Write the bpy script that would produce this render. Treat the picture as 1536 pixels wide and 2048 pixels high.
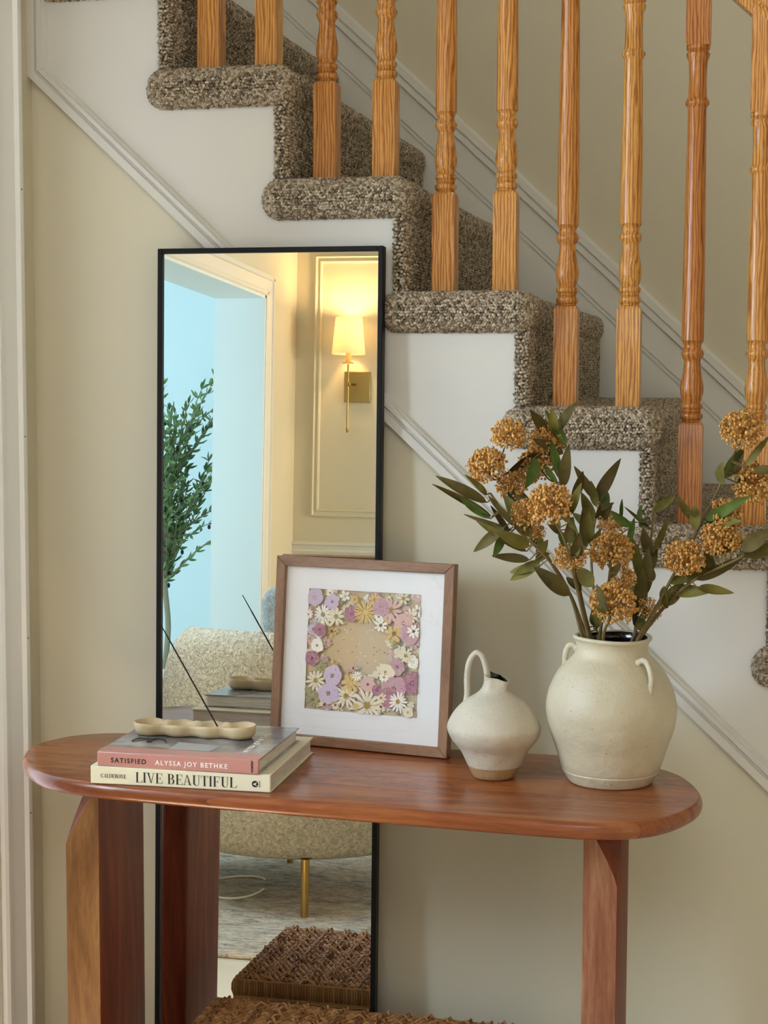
import bpy, math, random
import numpy as np
from mathutils import Vector, Matrix
for o in list(bpy.data.objects): bpy.data.objects.remove(o)
SC = bpy.context.scene
COL = SC.collection
PI = math.pi
R = math.radians

# ------------------------------------------------------------------ camera
F, YAW, PITCH, ROLL = 3290.19, -0.237093, -0.084787, 0.003675
CAM = np.array([1.05159, -2.69591, 1.39267])
def cam_axes():
    f = np.array([math.sin(YAW)*math.cos(PITCH), math.cos(YAW)*math.cos(PITCH), math.sin(PITCH)])
    rt = np.array([math.cos(YAW), -math.sin(YAW), 0.0]); up = np.cross(rt, f)
    c, s = math.cos(ROLL), math.sin(ROLL)
    return c*rt + s*up, -s*rt + c*up, f
AX = cam_axes()
cd = bpy.data.cameras.new('camera'); cam = bpy.data.objects.new('camera', cd); COL.objects.link(cam)
cd.sensor_fit = 'HORIZONTAL'; cd.sensor_width = 36; cd.lens = 36*F/1536; cd.clip_start = 0.05; cd.clip_end = 100
m = Matrix.Identity(4)
for i in range(3):
    m[i][0] = AX[0][i]; m[i][1] = AX[1][i]; m[i][2] = -AX[2][i]; m[i][3] = CAM[i]
cam.matrix_world = m
SC.camera = cam
def at(x, y, Y):
    """world point on the vertical plane Y seen along image point x, y (used to measure positions)"""
    d = (x-768)/F*AX[0] - (y-1024)/F*AX[1] + AX[2]
    return CAM + d*(Y-CAM[1])/d[1]

# ------------------------------------------------------------------ light
SC.view_settings.view_transform = 'Standard'
SC.view_settings.look = 'None'
SC.view_settings.gamma = 1
SC.view_settings.use_curve_mapping = False
SC.view_settings.exposure = -0.24
w = bpy.data.worlds.new('world'); SC.world = w; w.use_nodes = True
w.node_tree.nodes['Background'].inputs[0].default_value = (0.72, 0.84, 1.0, 1)
w.node_tree.nodes['Background'].inputs[1].default_value = 1.2
def area(name, loc, target, sx, sy, power, color, spread=PI):
    l = bpy.data.lights.new(name, 'AREA'); l.shape = 'RECTANGLE'; l.size = sx; l.size_y = sy
    l.energy = power; l.color = color; l.spread = spread
    o = bpy.data.objects.new(name, l); COL.objects.link(o); o.location = loc
    o.rotation_euler = (Vector(target)-Vector(loc)).to_track_quat('-Z', 'Y').to_euler()
    return o
# lights outside each opening, shining in; front, high and right are added fill
area('daylight_entry_window', (-0.335, -0.36, 1.30), (1, -0.36, 1.30), 0.32, 1.7, 4.5, (0.74, 0.87, 1.0))
area('daylight_front_door', (-1.30, -1.45, 1.62), (0.6, -0.5, 0.9), 1.0, .85, 88, (0.66, 0.83, 1.0))
area('added_fill_front', (0.95, -4.72, 1.60), (0.95, 0, 1.60), 1.8, 1.5, 2.5, (1.0, 0.84, 0.66))  # fill from behind the camera; its window is added, out of view
area('added_fill_high', (1.1, -4.72, 3.7), (1.1, 0, 2.4), 2.4, 1.3, 54, (0.96, 0.98, 0.95))  # added top light through an unseen clerestory
area('daylight_living_window', (-3.2, -2.28, 1.35), (-2.2, -5.5, 1.3), 1.5, 1.8, 78, (0.52, 0.82, 1.0))

area('added_fill_right', (3.62, -3.3, 1.55), (-0.97, -4.1, 1.3), 1.1, 1.3, 36, (1.0, 0.84, 0.60), R(90))  # fill added from the right to brighten the back wall
sl = bpy.data.lights.new('sun', 'SUN'); sl.energy = 62.0; sl.angle = R(1); sl.color = (1.0, 0.80, 0.60)
so = bpy.data.objects.new('sun', sl); COL.objects.link(so); so.location = (-4, -4, 5)
so.rotation_euler = Vector((.8, .6, -1.35)).to_track_quat('-Z', 'Y').to_euler()
# ------------------------------------------------------------------ helpers
def tag(o, label=None, cat=None, group=None, kind=None):
    if label: o['label'] = label
    if cat: o['category'] = cat
    if group: o['group'] = group
    if kind: o['kind'] = kind
    return o
def empty(name, loc, label, cat, group=None, rot=(0, 0, 0)):
    o = bpy.data.objects.new(name, None); COL.objects.link(o); o.location = loc; o.rotation_euler = rot
    o.empty_display_size = 0.05
    return tag(o, label, cat, group)
class MB:
    def __init__(s): s.v = []; s.f = []; s.mi = []; s.m = 0
    def add(s, vs, fs):
        b = len(s.v); s.v += [tuple(map(float, v)) for v in vs]; s.f += [tuple(b+i for i in f) for f in fs]; s.mi += [s.m]*len(fs)
        return s
    def box(s, x0, x1, y0, y1, z0, z1):
        return s.add([(x0,y0,z0),(x1,y0,z0),(x1,y1,z0),(x0,y1,z0),(x0,y0,z1),(x1,y0,z1),(x1,y1,z1),(x0,y1,z1)],
                     [(0,3,2,1),(4,5,6,7),(0,1,5,4),(1,2,6,5),(2,3,7,6),(3,0,4,7)])
    def prism(s, pts, a, b, axis='z'):
        n = len(pts)
        def P(p, t): return (p[0], p[1], t) if axis == 'z' else ((p[0], t, p[1]) if axis == 'y' else (t, p[0], p[1]))
        return s.add([P(p, a) for p in pts]+[P(p, b) for p in pts],
                     [tuple(range(n))[::-1], tuple(range(n, 2*n))]+[(i, (i+1) % n, n+(i+1) % n, n+i) for i in range(n)])
    def lathe(s, prof, n=48, c=(0, 0, 0), cap=True):
        k = len(prof); vs = []
        for r, z in prof:
            for j in range(n):
                a = 2*PI*j/n; vs.append((c[0]+r*math.cos(a), c[1]+r*math.sin(a), c[2]+z))
        fs = [(i*n+j, i*n+(j+1) % n, (i+1)*n+(j+1) % n, (i+1)*n+j) for i in range(k-1) for j in range(n)]
        if cap: fs += [tuple(range(n))[::-1], tuple((k-1)*n+j for j in range(n))]
        return s.add(vs, fs)
    def tube(s, pts, rad, n=8, flat=1.0, closed=False):
        pts = [Vector(p) for p in pts]; k = len(pts)
        if not hasattr(rad, '__len__'): rad = [rad]*k
        vs = []; up = None
        for i, p in enumerate(pts):
            if closed: t = pts[(i+1) % k]-pts[i-1]
            else: t = pts[min(i+1, k-1)]-pts[max(i-1, 0)]
            t.normalize()
            if up is None:
                up = Vector((0, 0, 1)) if abs(t.z) < .9 else Vector((0, 1, 0))
            a = up-t*up.dot(t); a.normalize(); up = a; b = t.cross(a)
            for j in range(n):
                q = 2*PI*j/n; vs.append(p+a*math.cos(q)*rad[i]+b*math.sin(q)*rad[i]*flat)
        kk = k if closed else k-1
        fs = [(i*n+j, i*n+(j+1) % n, ((i+1) % k)*n+(j+1) % n, ((i+1) % k)*n+j) for i in range(kk) for j in range(n)]
        if not closed: fs += [tuple(range(n))[::-1], tuple((k-1)*n+j for j in range(n))]
        return s.add(vs, fs)
    def sphere(s, c, r, n=8, k=5, sc=(1, 1, 1)):
        vs = [(c[0], c[1], c[2]+r*sc[2])]
        for i in range(1, k):
            a = PI*i/k
            for j in range(n):
                b = 2*PI*j/n; vs.append((c[0]+r*sc[0]*math.sin(a)*math.cos(b), c[1]+r*sc[1]*math.sin(a)*math.sin(b), c[2]+r*sc[2]*math.cos(a)))
        vs.append((c[0], c[1], c[2]-r*sc[2])); L = len(vs)-1
        fs = [(0, 1+j, 1+(j+1) % n) for j in range(n)]
        fs += [(1+i*n+j, 1+(i+1)*n+j, 1+(i+1)*n+(j+1) % n, 1+i*n+(j+1) % n) for i in range(k-2) for j in range(n)]
        fs += [(L, 1+(k-2)*n+(j+1) % n, 1+(k-2)*n+j) for j in range(n)]
        return s.add(vs, fs)
    def build(s, name, mat, parent=None, smooth=False, bevel=0, seg=2, angle=40):
        me = bpy.data.meshes.new(name); me.from_pydata(s.v, [], s.f)
        for mm in (mat if isinstance(mat, (list, tuple)) else [mat]): me.materials.append(mm)
        if s.m: me.polygons.foreach_set('material_index', s.mi)
        o = bpy.data.objects.new(name, me); COL.objects.link(o)
        if parent: o.parent = parent
        if smooth or bevel:
            me.polygons.foreach_set('use_smooth', [True]*len(me.polygons))
            me.set_sharp_from_angle(angle=R(angle))
        if bevel:
            b = o.modifiers.new('bevel', 'BEVEL'); b.width = bevel; b.segments = seg; b.limit_method = 'ANGLE'; b.angle_limit = R(35); b.harden_normals = False
        me.update()
        return o
def struct(name, mb, mat, **k):
    return tag(mb.build(name, mat, **k), kind='structure')
def spline(pts, n=8, closed=False):
    out = []; k = len(pts); P = [np.array(p, float) for p in pts]
    for i in range(k if closed else k-1):
        g = (lambda j: P[j % k]) if closed else (lambda j: P[min(max(j, 0), k-1)])
        a, b, c, d = g(i-1), g(i), g(i+1), g(i+2)
        for j in range(n):
            t = j/n; out.append(tuple(.5*((2*b)+(-a+c)*t+(2*a-5*b+4*c-d)*t*t+(-a+3*b-3*c+d)*t**3)))
    if not closed: out.append(tuple(P[-1]))
    return out

# ------------------------------------------------------------------ materials
def lin(r, g, b):
    f = lambda c: ((c/255+.055)/1.055)**2.4 if c/255 > .04045 else c/255/12.92
    return (f(r), f(g), f(b), 1)
def mat(name, color=(.8, .8, .8, 1), rough=.5, metal=0, spec=.5):
    m = bpy.data.materials.new(name); m.use_nodes = True
    b = m.node_tree.nodes['Principled BSDF']
    b.inputs['Base Color'].default_value = color; b.inputs['Roughness'].default_value = rough
    b.inputs['Metallic'].default_value = metal; b.inputs['Specular IOR Level'].default_value = spec
    return m
class NT:
    def __init__(s, m): s.m = m; s.t = m.node_tree; s.b = s.t.nodes['Principled BSDF']
    def n(s, typ, **k):
        x = s.t.nodes.new(typ)
        for a, v in k.items():
            if a in x.inputs: x.inputs[a].default_value = v
            else: setattr(x, a, v)
        return x
    def l(s, a, b): s.t.links.new(a, b)
    def coord(s, scale=(1, 1, 1), rot=(0, 0, 0), kind='Object'):
        c = s.n('ShaderNodeTexCoord'); mp = s.n('ShaderNodeMapping'); s.l(c.outputs[kind], mp.inputs[0])
        mp.inputs['Scale'].default_value = scale; mp.inputs['Rotation'].default_value = rot
        return mp.outputs[0]
    def noise(s, vec, scale, detail=4, rough=.55, dist=0):
        x = s.n('ShaderNodeTexNoise'); s.l(vec, x.inputs['Vector']); x.inputs['Scale'].default_value = scale
        x.inputs['Detail'].default_value = detail; x.inputs['Roughness'].default_value = rough; x.inputs['Distortion'].default_value = dist
        return x.outputs['Fac']
    def vor(s, vec, scale, out='Distance', feature='F1'):
        x = s.n('ShaderNodeTexVoronoi'); x.feature = feature; s.l(vec, x.inputs['Vector']); x.inputs['Scale'].default_value = scale
        return x.outputs[out]
    def ramp(s, fac, stops):
        x = s.n('ShaderNodeValToRGB'); s.l(fac, x.inputs[0]); e = x.color_ramp.elements
        while len(e) < len(stops): e.new(.5)
        for i, (p, c) in enumerate(stops): e[i].position = p; e[i].color = c
        return x.outputs[0]
    def mix(s, f, a, b, mode='MIX'):
        x = s.n('ShaderNodeMix'); x.data_type = 'RGBA'; x.blend_type = mode
        for i, v in ((0, f), (6, a), (7, b)):
            if hasattr(v, 'node'): s.l(v, x.inputs[i])
            else: x.inputs[i].default_value = v
        return x.outputs[2]
    def bump(s, h, strength=.3, dist=.002):
        x = s.n('ShaderNodeBump'); s.l(h, x.inputs['Height']); x.inputs['Strength'].default_value = strength; x.inputs['Distance'].default_value = dist
        s.l(x.outputs[0], s.b.inputs['Normal'])
    def col(s, c): s.l(c, s.b.inputs['Base Color'])
def paint(name, c, var=.03, bump=.12, rough=.55):
    m = mat(name, c, rough); t = NT(m); v = t.coord()
    t.bump(t.noise(v, 420, 3), bump, .0008)
    return m
CREAM = paint('cream_wall_paint', lin(211, 204, 182), rough=.6)
WHITE = paint('white_trim_paint', lin(222, 220, 212), bump=.05, rough=.38)
DAYLIT_CASING = paint('daylit_gloss_white_casing', lin(246, 248, 250), bump=.03, rough=.25)  # trim white lightened and cooled: daylight on the casing put into the colour
SKIRT = paint('white_skirt_board_paint', lin(212, 209, 203), bump=.10, rough=.5)
BRIGHTW = paint('living_room_white_paint', lin(226, 234, 234), rough=.6)
def wood_oak():
    m = mat('honey_oak', rough=.33, spec=.4); t = NT(m)
    oi = t.n('ShaderNodeObjectInfo')
    c = t.n('ShaderNodeTexCoord'); ad = t.n('ShaderNodeVectorMath', operation='ADD'); t.l(c.outputs['Object'], ad.inputs[0])
    ml = t.n('ShaderNodeVectorMath', operation='SCALE'); cb = t.n('ShaderNodeCombineXYZ')
    for i in range(3): t.l(oi.outputs['Random'], cb.inputs[i])
    t.l(cb.outputs[0], ml.inputs[0]); ml.inputs['Scale'].default_value = 7.3; t.l(ml.outputs[0], ad.inputs[1])
    mp = t.n('ShaderNodeMapping'); t.l(ad.outputs[0], mp.inputs[0]); mp.inputs['Scale'].default_value = (1, 1, .10)
    wv = t.n('ShaderNodeTexWave'); wv.wave_type = 'BANDS'; wv.bands_direction = 'X'; t.l(mp.outputs[0], wv.inputs['Vector'])
    wv.inputs['Scale'].default_value = 60; wv.inputs['Distortion'].default_value = 11; wv.inputs['Detail'].default_value = 3; wv.inputs['Detail Scale'].default_value = 1.1
    a = t.ramp(wv.outputs['Fac'], [(0, lin(160, 100, 42)), (.3, lin(196, 134, 62)), (1, lin(216, 160, 88))])
    mp2 = t.n('ShaderNodeMapping'); t.l(ad.outputs[0], mp2.inputs[0]); mp2.inputs['Scale'].default_value = (1, 1, .03)
    f = t.noise(mp2.outputs[0], 900, 2)
    p = t.ramp(f, [(.38, (.72, .66, .6, 1)), (.5, (1, 1, 1, 1))])
    b = t.mix(1.0, a, p, 'MULTIPLY')
    t.col(t.mix(1.0, b, oi.outputs['Color'], 'MULTIPLY')); t.bump(f, .08, .0006)
    m.node_tree.nodes['Principled BSDF'].inputs['Coat Weight'].default_value = .06
    return m
OAK = wood_oak()
def wood(name, dark, mid, light, scale=(1, 1, 1), wave=12, rough=.25, dist=4, coat=.3, knots=False):
    m = mat(name, rough=rough); t = NT(m)
    v = t.coord(scale)
    n1 = t.noise(v, wave, 5, .6, dist)
    a = t.ramp(n1, [(.25, dark), (.5, mid), (.75, light)])
    n2 = t.noise(v, wave*14, 2)
    p = t.ramp(n2, [(.35, (.8, .76, .72, 1)), (.55, (1, 1, 1, 1))])
    c = t.mix(.8, a, p, 'MULTIPLY')
    if knots:
        k = t.vor(t.coord((.55*scale[0]**0, 1.8, 1)), 5.2)
        kk = t.ramp(k, [(0, (.25, .13, .08, 1)), (.035, (.6, .45, .38, 1)), (.07, (1, 1, 1, 1))])
        c = t.mix(.8, c, kk, 'MULTIPLY')
    t.col(c)
    m.node_tree.nodes['Principled BSDF'].inputs['Coat Weight'].default_value = coat
    m.node_tree.nodes['Principled BSDF'].inputs['Coat Roughness'].default_value = .15
    return m
def table_wood():
    m = mat('red_brown_acacia_top', rough=.27); t = NT(m)
    c = t.n('ShaderNodeTexCoord'); sp = t.n('ShaderNodeSeparateXYZ'); t.l(c.outputs['Object'], sp.inputs[0])
    # boards running along the length: board number from y
    mu = t.n('ShaderNodeMath', operation='MULTIPLY'); t.l(sp.outputs['Y'], mu.inputs[0]); mu.inputs[1].default_value = 11.0
    fl = t.n('ShaderNodeMath', operation='FLOOR'); t.l(mu.outputs[0], fl.inputs[0])
    wn = t.n('ShaderNodeTexWhiteNoise', noise_dimensions='1D'); t.l(fl.outputs[0], wn.inputs['W'])
    cb = t.n('ShaderNodeCombineXYZ'); t.l(wn.outputs['Value'], cb.inputs[0]); t.l(wn.outputs['Value'], cb.inputs[2])
    sc = t.n('ShaderNodeVectorMath', operation='SCALE'); t.l(cb.outputs[0], sc.inputs[0]); sc.inputs['Scale'].default_value = 5
    ad = t.n('ShaderNodeVectorMath', operation='ADD'); t.l(c.outputs['Object'], ad.inputs[0]); t.l(sc.outputs[0], ad.inputs[1])
    mp = t.n('ShaderNodeMapping'); t.l(ad.outputs[0], mp.inputs[0]); mp.inputs['Scale'].default_value = (.16, 1, 1)
    n1 = t.noise(mp.outputs[0], 16, 5, .6, 1.2)
    a = t.ramp(n1, [(.22, lin(112, 58, 28)), (.48, lin(152, 86, 46)), (.75, lin(182, 116, 66))])
    bt = t.ramp(wn.outputs['Value'], [(0, (.82, .74, .70, 1)), (.5, (1, .95, .92, 1)), (1, (1.0, 1.0, 1.0, 1))])
    c1 = t.mix(1, a, bt, 'MULTIPLY')
    mp2 = t.n('ShaderNodeMapping'); t.l(ad.outputs[0], mp2.inputs[0]); mp2.inputs['Scale'].default_value = (.05, 1, 1)
    n2 = t.noise(mp2.outputs[0], 320, 2); p = t.ramp(n2, [(.35, (.82, .78, .74, 1)), (.55, (1, 1, 1, 1))])
    c1 = t.mix(.8, c1, p, 'MULTIPLY')
    k = t.vor(t.coord((1, 1.6, 1)), 5.5); kk = t.ramp(k, [(0, (.3, .18, .12, 1)), (.03, (.7, .55, .48, 1)), (.07, (1, 1, 1, 1))])
    c1 = t.mix(.8, c1, kk, 'MULTIPLY')
    fr = t.n('ShaderNodeMath', operation='FRACT'); t.l(mu.outputs[0], fr.inputs[0])
    e = t.ramp(fr.outputs[0], [(0, (.72, .66, .6, 1)), (.02, (1, 1, 1, 1)), (1, (1, 1, 1, 1))])
    t.col(t.mix(1, c1, e, 'MULTIPLY'))
    b = t.b; b.inputs['Coat Weight'].default_value = .18; b.inputs['Coat Roughness'].default_value = .16; b.inputs['Specular IOR Level'].default_value = .4
    t.bump(n2, .04, .0005)
    return m
TTOP = table_wood()
TLEG = wood('red_brown_acacia_leg', lin(86, 30, 14), lin(120, 50, 26), lin(150, 78, 44), (1, 1, .13), 15, .5, 1.5, 0)
TLEG.node_tree.nodes['Principled BSDF'].inputs['Specular IOR Level'].default_value = .22
TSAP = wood('olive_sapwood_facing', lin(94, 58, 28), lin(130, 88, 46), lin(160, 118, 70), (1, 1, .13), 17, .4, 2.2, .05)
WALNUT = wood('light_walnut_frame', lin(112, 78, 54), lin(140, 102, 74), lin(164, 126, 94), (.18, .9, 1), 26, .42, 1, .05)
WALNUTV = wood('light_walnut_frame_upright', lin(112, 78, 54), lin(140, 102, 74), lin(164, 126, 94), (1, .9, .18), 26, .42, 1, .05)
BLACK = mat('black_powder_metal', lin(9, 9, 11), .5, 0, .25)
MIRROR = mat('mirror_silver', (.93, .95, .94, 1), 0.0, 1)
def carpet_mat(name, bump=False):
    m = mat(name, rough=.95, spec=.1); t = NT(m)
    if not bump:
        at_ = t.n('ShaderNodeAttribute', attribute_name='fleck')
        c = t.ramp(at_.outputs['Fac'], [(0, lin(104, 90, 74)), (.3, lin(142, 126, 107)), (.65, lin(172, 157, 136)), (1, lin(200, 187, 166))])
        t.col(c)
    else:
        v = t.coord(); w_ = t.vor(v, 190, 'Color'); d = t.vor(v, 190)
        bw = t.n('ShaderNodeRGBToBW'); t.l(w_, bw.inputs[0])
        t.col(t.ramp(bw.outputs[0], [(0, lin(88, 74, 60)), (.4, lin(128, 112, 94)), (.7, lin(166, 152, 132)), (1, lin(196, 184, 164))]))
        iv = t.n('ShaderNodeMath', operation='SUBTRACT'); iv.inputs[0].default_value = 1; t.l(d, iv.inputs[1])
        t.bump(iv.outputs[0], 1.0, .004)
    return m
CARP = carpet_mat('berber_carpet_loops'); CARPB = carpet_mat('berber_carpet', True)
def ceramic(name, base, speck=.5, rough=.55, bump=.25, dist=.0015):
    m = mat(name, rough=rough); t = NT(m); v = t.coord()
    n = t.noise(v, 9, 4, .6); a = t.ramp(n, [(.3, tuple(x*.80 for x in base[:3])+(1,)), (.7, base)])
    s = t.noise(v, 260, 2, .5); sp = t.ramp(s, [(.27, (.42, .34, .25, 1)), (.34, (1, 1, 1, 1))])
    big = t.vor(v, 42); bs = t.ramp(big, [(0, (.3, .24, .18, 1)), (.045, (.6, .5, .4, 1)), (.06, (1, 1, 1, 1))])
    c = t.mix(speck, a, sp, 'MULTIPLY'); t.col(t.mix(speck*.7, c, bs, 'MULTIPLY'))
    h = t.noise(v, 48, 6, .65); t.bump(h, min(1, bump*2.6), dist*2.6)
    return m
GLAZE = ceramic('off_white_glaze', lin(206, 194, 166), .5, .42)
GLAZE2 = ceramic('matte_white_slip', lin(206, 196, 176), .45, .6)
CLAY = ceramic('bare_tan_clay', lin(176, 138, 96), .25, .75)
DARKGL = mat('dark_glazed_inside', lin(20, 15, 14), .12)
TRAYM = ceramic('cream_stoneware', lin(212, 190, 150), .18, .5, .1)

# ------------------------------------------------------------------ the room
RISE, RUN, W = .19, .20609, 1.0711
WL = -.235                                    # face of the entry side wall
b = MB(); b.box(WL, 3.4, -4.5, 0, -.06, 0); b.box(-.97, WL, -4.5, -.61, -.06, 0); b.box(-4.2, -.97, -5.6, -2.1, -.06, 0); b.box(-1.18, -.97, -2.1, -.66, -.06, 0)
def floor_mat():
    m = mat('pale_stone_tile', rough=.35); t = NT(m); v = t.coord()
    br = t.n('ShaderNodeTexBrick'); t.l(v, br.inputs['Vector']); br.offset = 0; br.inputs['Scale'].default_value = 1
    br.inputs['Brick Width'].default_value = .33; br.inputs['Row Height'].default_value = .33; br.inputs['Mortar Size'].default_value = .003
    br.inputs['Color1'].default_value = lin(214, 208, 188); br.inputs['Color2'].default_value = lin(206, 200, 182); br.inputs['Mortar'].default_value = lin(178, 170, 150)
    t.col(t.mix(.25, br.outputs[0], t.ramp(t.noise(v, 5, 5), [(.3, lin(190, 180, 160)), (.7, lin(230, 224, 206))])))
    return m
struct('floor', b, floor_mat())
# wall under the stairs, cut off along the flight so that only the skirt covers the stringer
def zline(X): return 1.685-.925*X
b = MB(); b.prism([(WL, 0), (2.3, 0), (2.3, .05), (2.16, .12), (1.75, zline(1.75)+.02), (WL, zline(WL)+.02)], 0.0, .10, 'y')
struct('wall_front', b, CREAM)
b = MB(); b.box(WL-.12, 3.5, W, W+.1, 0, 4.9); struct('wall_stair', b, CREAM)
b = MB()   # entry side wall with its tall window: opening y -.135..-.6
b.box(WL-.12, WL, -.170, 0, 0, 4.9); b.box(WL-.12, WL, -.61, -.55, 0, 4.9); b.box(WL-.12, WL, -.55, -.170, 2.2, 4.9); b.box(WL-.12, WL, -.55, -.170, 0, .08)
b.box(WL-.12, WL, 0, W, 2.0, 4.9)
struct('wall_entry', b, CREAM)
b = MB(); b.box(-1.18, WL-.12, -.61, -.51, 0, 4.9); struct('wall_return', b, CREAM)
b = MB()   # left wall of the hall with the cased opening into the living room
OY0, OY1, OZ = -4.0, -2.3, 1.975
b.box(-1.18, -.97, -4.5, OY0, 0, 4.9); b.box(-1.18, -.97, OY1, -2.0, 0, 4.9); b.box(-1.18, -.97, -.9, -.61, 0, 4.9); b.box(-1.18, -.97, -2.0, -.9, 2.12, 4.9); b.box(-1.18, -.97, OY0, OY1, OZ, 4.9)
struct('wall_left', b, CREAM)
b = MB()   # wall behind the camera, two openings added for fill light
for (x0, x1, z0, z1) in [(-1.18, .0, 0, 4.9), (0, 1.9, 0, .82), (0, 1.9, 2.38, 3.0), (-.15+.15, 2.4, 4.4, 4.9), (1.9, 3.5, 0, 3.0), (2.4, 3.5, 3.0, 4.9)]:
    b.box(x0, x1, -4.62, -4.5, z0, z1)
struct('wall_back', b, CREAM)
b = MB(); b.box(3.4, 3.52, -4.6, -3.9, 0, 4.9); b.box(3.4, 3.52, -2.7, W+.1, 0, 4.9); b.box(3.4, 3.52, -3.9, -2.7, 0, .85); b.box(3.4, 3.52, -3.9, -2.7, 2.25, 4.9); struct('wall_right', b, CREAM)
b = MB(); b.box(-1.3, 3.5, -4.6, W+.1, 4.9, 5.0); struct('ceiling', b, WHITE)
b = MB(); b.box(-4.2, -1.18, -5.6, -5.5, 0, 2.6); b.box(-4.2, -4.1, -5.5, -2.1, 0, 2.6); b.box(-4.2, -4.0, -2.2, -2.1, 0, 2.6); b.box(-2.4, -1.18, -2.2, -2.1, 0, 2.6)
b.box(-4.0, -2.4, -2.2, -2.1, 0, .42); b.box(-4.0, -2.4, -2.2, -2.1, 2.28, 2.6); b.box(-1.3, -1.18, -5.5, -4.5, 0, 2.6)
struct('wall_living', b, BRIGHTW)
b = MB(); b.box(-4.2, -1.18, -5.6, -2.1, 2.6, 2.7); struct('ceiling_living', b, BRIGHTW)
# windows (frames and panes)
GL = bpy.data.materials.new('window_glass'); GL.use_nodes = True
nt = GL.node_tree; nt.nodes.clear(); o_ = nt.nodes.new('ShaderNodeOutputMaterial'); mx = nt.nodes.new('ShaderNodeMixShader'); tr = nt.nodes.new('ShaderNodeBsdfTransparent'); gl = nt.nodes.new('ShaderNodeBsdfGlossy'); lw = nt.nodes.new('ShaderNodeLayerWeight'); pw = nt.nodes.new('ShaderNodeMath'); pw.operation = 'POWER'; fr_ = nt.nodes.new('ShaderNodeMath'); fr_.operation = 'MULTIPLY_ADD'
lw.inputs[0].default_value = .5; pw.inputs[1].default_value = 5; nt.links.new(lw.outputs['Facing'], pw.inputs[0]); nt.links.new(pw.outputs[0], fr_.inputs[0]); fr_.inputs[1].default_value = .9; fr_.inputs[2].default_value = .035
gl.inputs['Roughness'].default_value = .0
nt.links.new(fr_.outputs[0], mx.inputs[0]); nt.links.new(tr.outputs[0], mx.inputs[1]); nt.links.new(gl.outputs[0], mx.inputs[2]); nt.links.new(mx.outputs[0], o_.inputs[0])
def window_y(name, x0, x1, z0, z1, y, nx, nz):        # window in a wall of constant y
    b = MB(); t = .05
    b.box(x0, x0+t, y-.03, y+.03, z0, z1); b.box(x1-t, x1, y-.03, y+.03, z0, z1); b.box(x0+t, x1-t, y-.03, y+.03, z0, z0+t); b.box(x0+t, x1-t, y-.03, y+.03, z1-t, z1)
    for i in range(1, nx): b.box(x0+(x1-x0)*i/nx-.012, x0+(x1-x0)*i/nx+.012, y-.012, y+.012, z0+t, z1-t)
    for i in range(1, nz): b.box(x0+t, x1-t, y-.012, y+.012, z0+(z1-z0)*i/nz-.012, z0+(z1-z0)*i/nz+.012)
    f = struct(name, b, WHITE); p = MB(); p.box(x0+t, x1-t, y-.002, y+.002, z0+t, z1-t); p.build('window_pane', GL, f)
window_y('added_window_front', 0, 1.9, .82, 2.38, -4.56, 3, 2)  # unseen window added to carry the fill behind the camera
window_y('added_window_high', 0, 2.4, 3.0, 4.4, -4.56, 3, 2)  # clerestory made up to let in the top light
window_y('window_4', -4.0, -2.4, .42, 2.28, -2.15, 2, 2)
b = MB(); b.box(-1.12, -1.07, -2.0, -1.90, 0, 2.12); b.box(-1.12, -1.07, -1.0, -.90, 0, 2.12); b.box(-1.12, -1.07, -1.9, -1.0, 0, 1.25); b.box(-1.12, -1.07, -1.9, -1.0, 2.0, 2.12)  # unseen door, lower half made solid to limit the sun patch
d_ = struct('door_1', b, WHITE, bevel=.004); p = MB(); p.box(-1.098, -1.093, -1.9, -1.0, 1.25, 2.0); p.build('door_pane', GL, d_)
b = MB(); b.box(3.43, 3.48, -3.9, -3.85, .85, 2.25); b.box(3.43, 3.48, -2.75, -2.7, .85, 2.25); b.box(3.43, 3.48, -3.85, -2.75, .85, .9); b.box(3.43, 3.48, -3.85, -2.75, 2.2, 2.25); b.box(3.445, 3.465, -3.31, -3.29, .9, 2.2)  # unseen right window, added only for the back wall fill
f = struct('added_window_right', b, WHITE); p = MB(); p.box(3.452, 3.456, -3.85, -2.75, .9, 2.2); p.build('window_pane', GL, f)
b = MB(); x0, x1, y0, y1, z0, z1 = WL-.10, WL-.05, -.55, -.170, .08, 2.2
b.box(x0, x1, y0, y0+.045, z0, z1); b.box(x0, x1, y1-.045, y1, z0, z1); b.box(x0, x1, y0+.045, y1-.045, z0, z0+.06); b.box(x0, x1, y0+.045, y1-.045, z1-.05, z1)
f = struct('window_1', b, WHITE, bevel=.004)
p = MB(); p.box(WL-.078, WL-.074, y0+.045, y1-.045, z0+.06, z1-.05); p.build('window_pane', GL, f)
# casing of the entry window: stepped profile swept up, over and down
def casing_profile(): return [(0, 0), (0, .018), (.010, .021), (.020, .021), (.024, .014), (.034, .013), (.052, .010), (.066, .009), (.072, .012), (.082, .012), (.088, .008), (.088, 0)]
b = MB()
for sgn, yy in ((1, -.170), (-1, -.55)):
    b.prism([(WL+h, yy+sgn*(.095-u)-(0 if sgn > 0 else 0)) for u, h in casing_profile()][::(1 if sgn > 0 else -1)], 0, 2.285, 'z')
b.prism([(WL+h, 2.285-u) for u, h in casing_profile()], 0, 0, 'y') if False else None
b.add(*(lambda P: ([(WL+h, -.082, 2.285-u) for u, h in P]+[(WL+h, -.61, 2.285-u) for u, h in P], [(i, (i+1) % len(P), len(P)+(i+1) % len(P), len(P)+i) for i in range(len(P))]))(casing_profile()))
b.box(WL-.05, WL+.002, -.180, -.170, .08, 2.2)
struct('trim_1', b, DAYLIT_CASING, smooth=True, angle=25)
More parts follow.
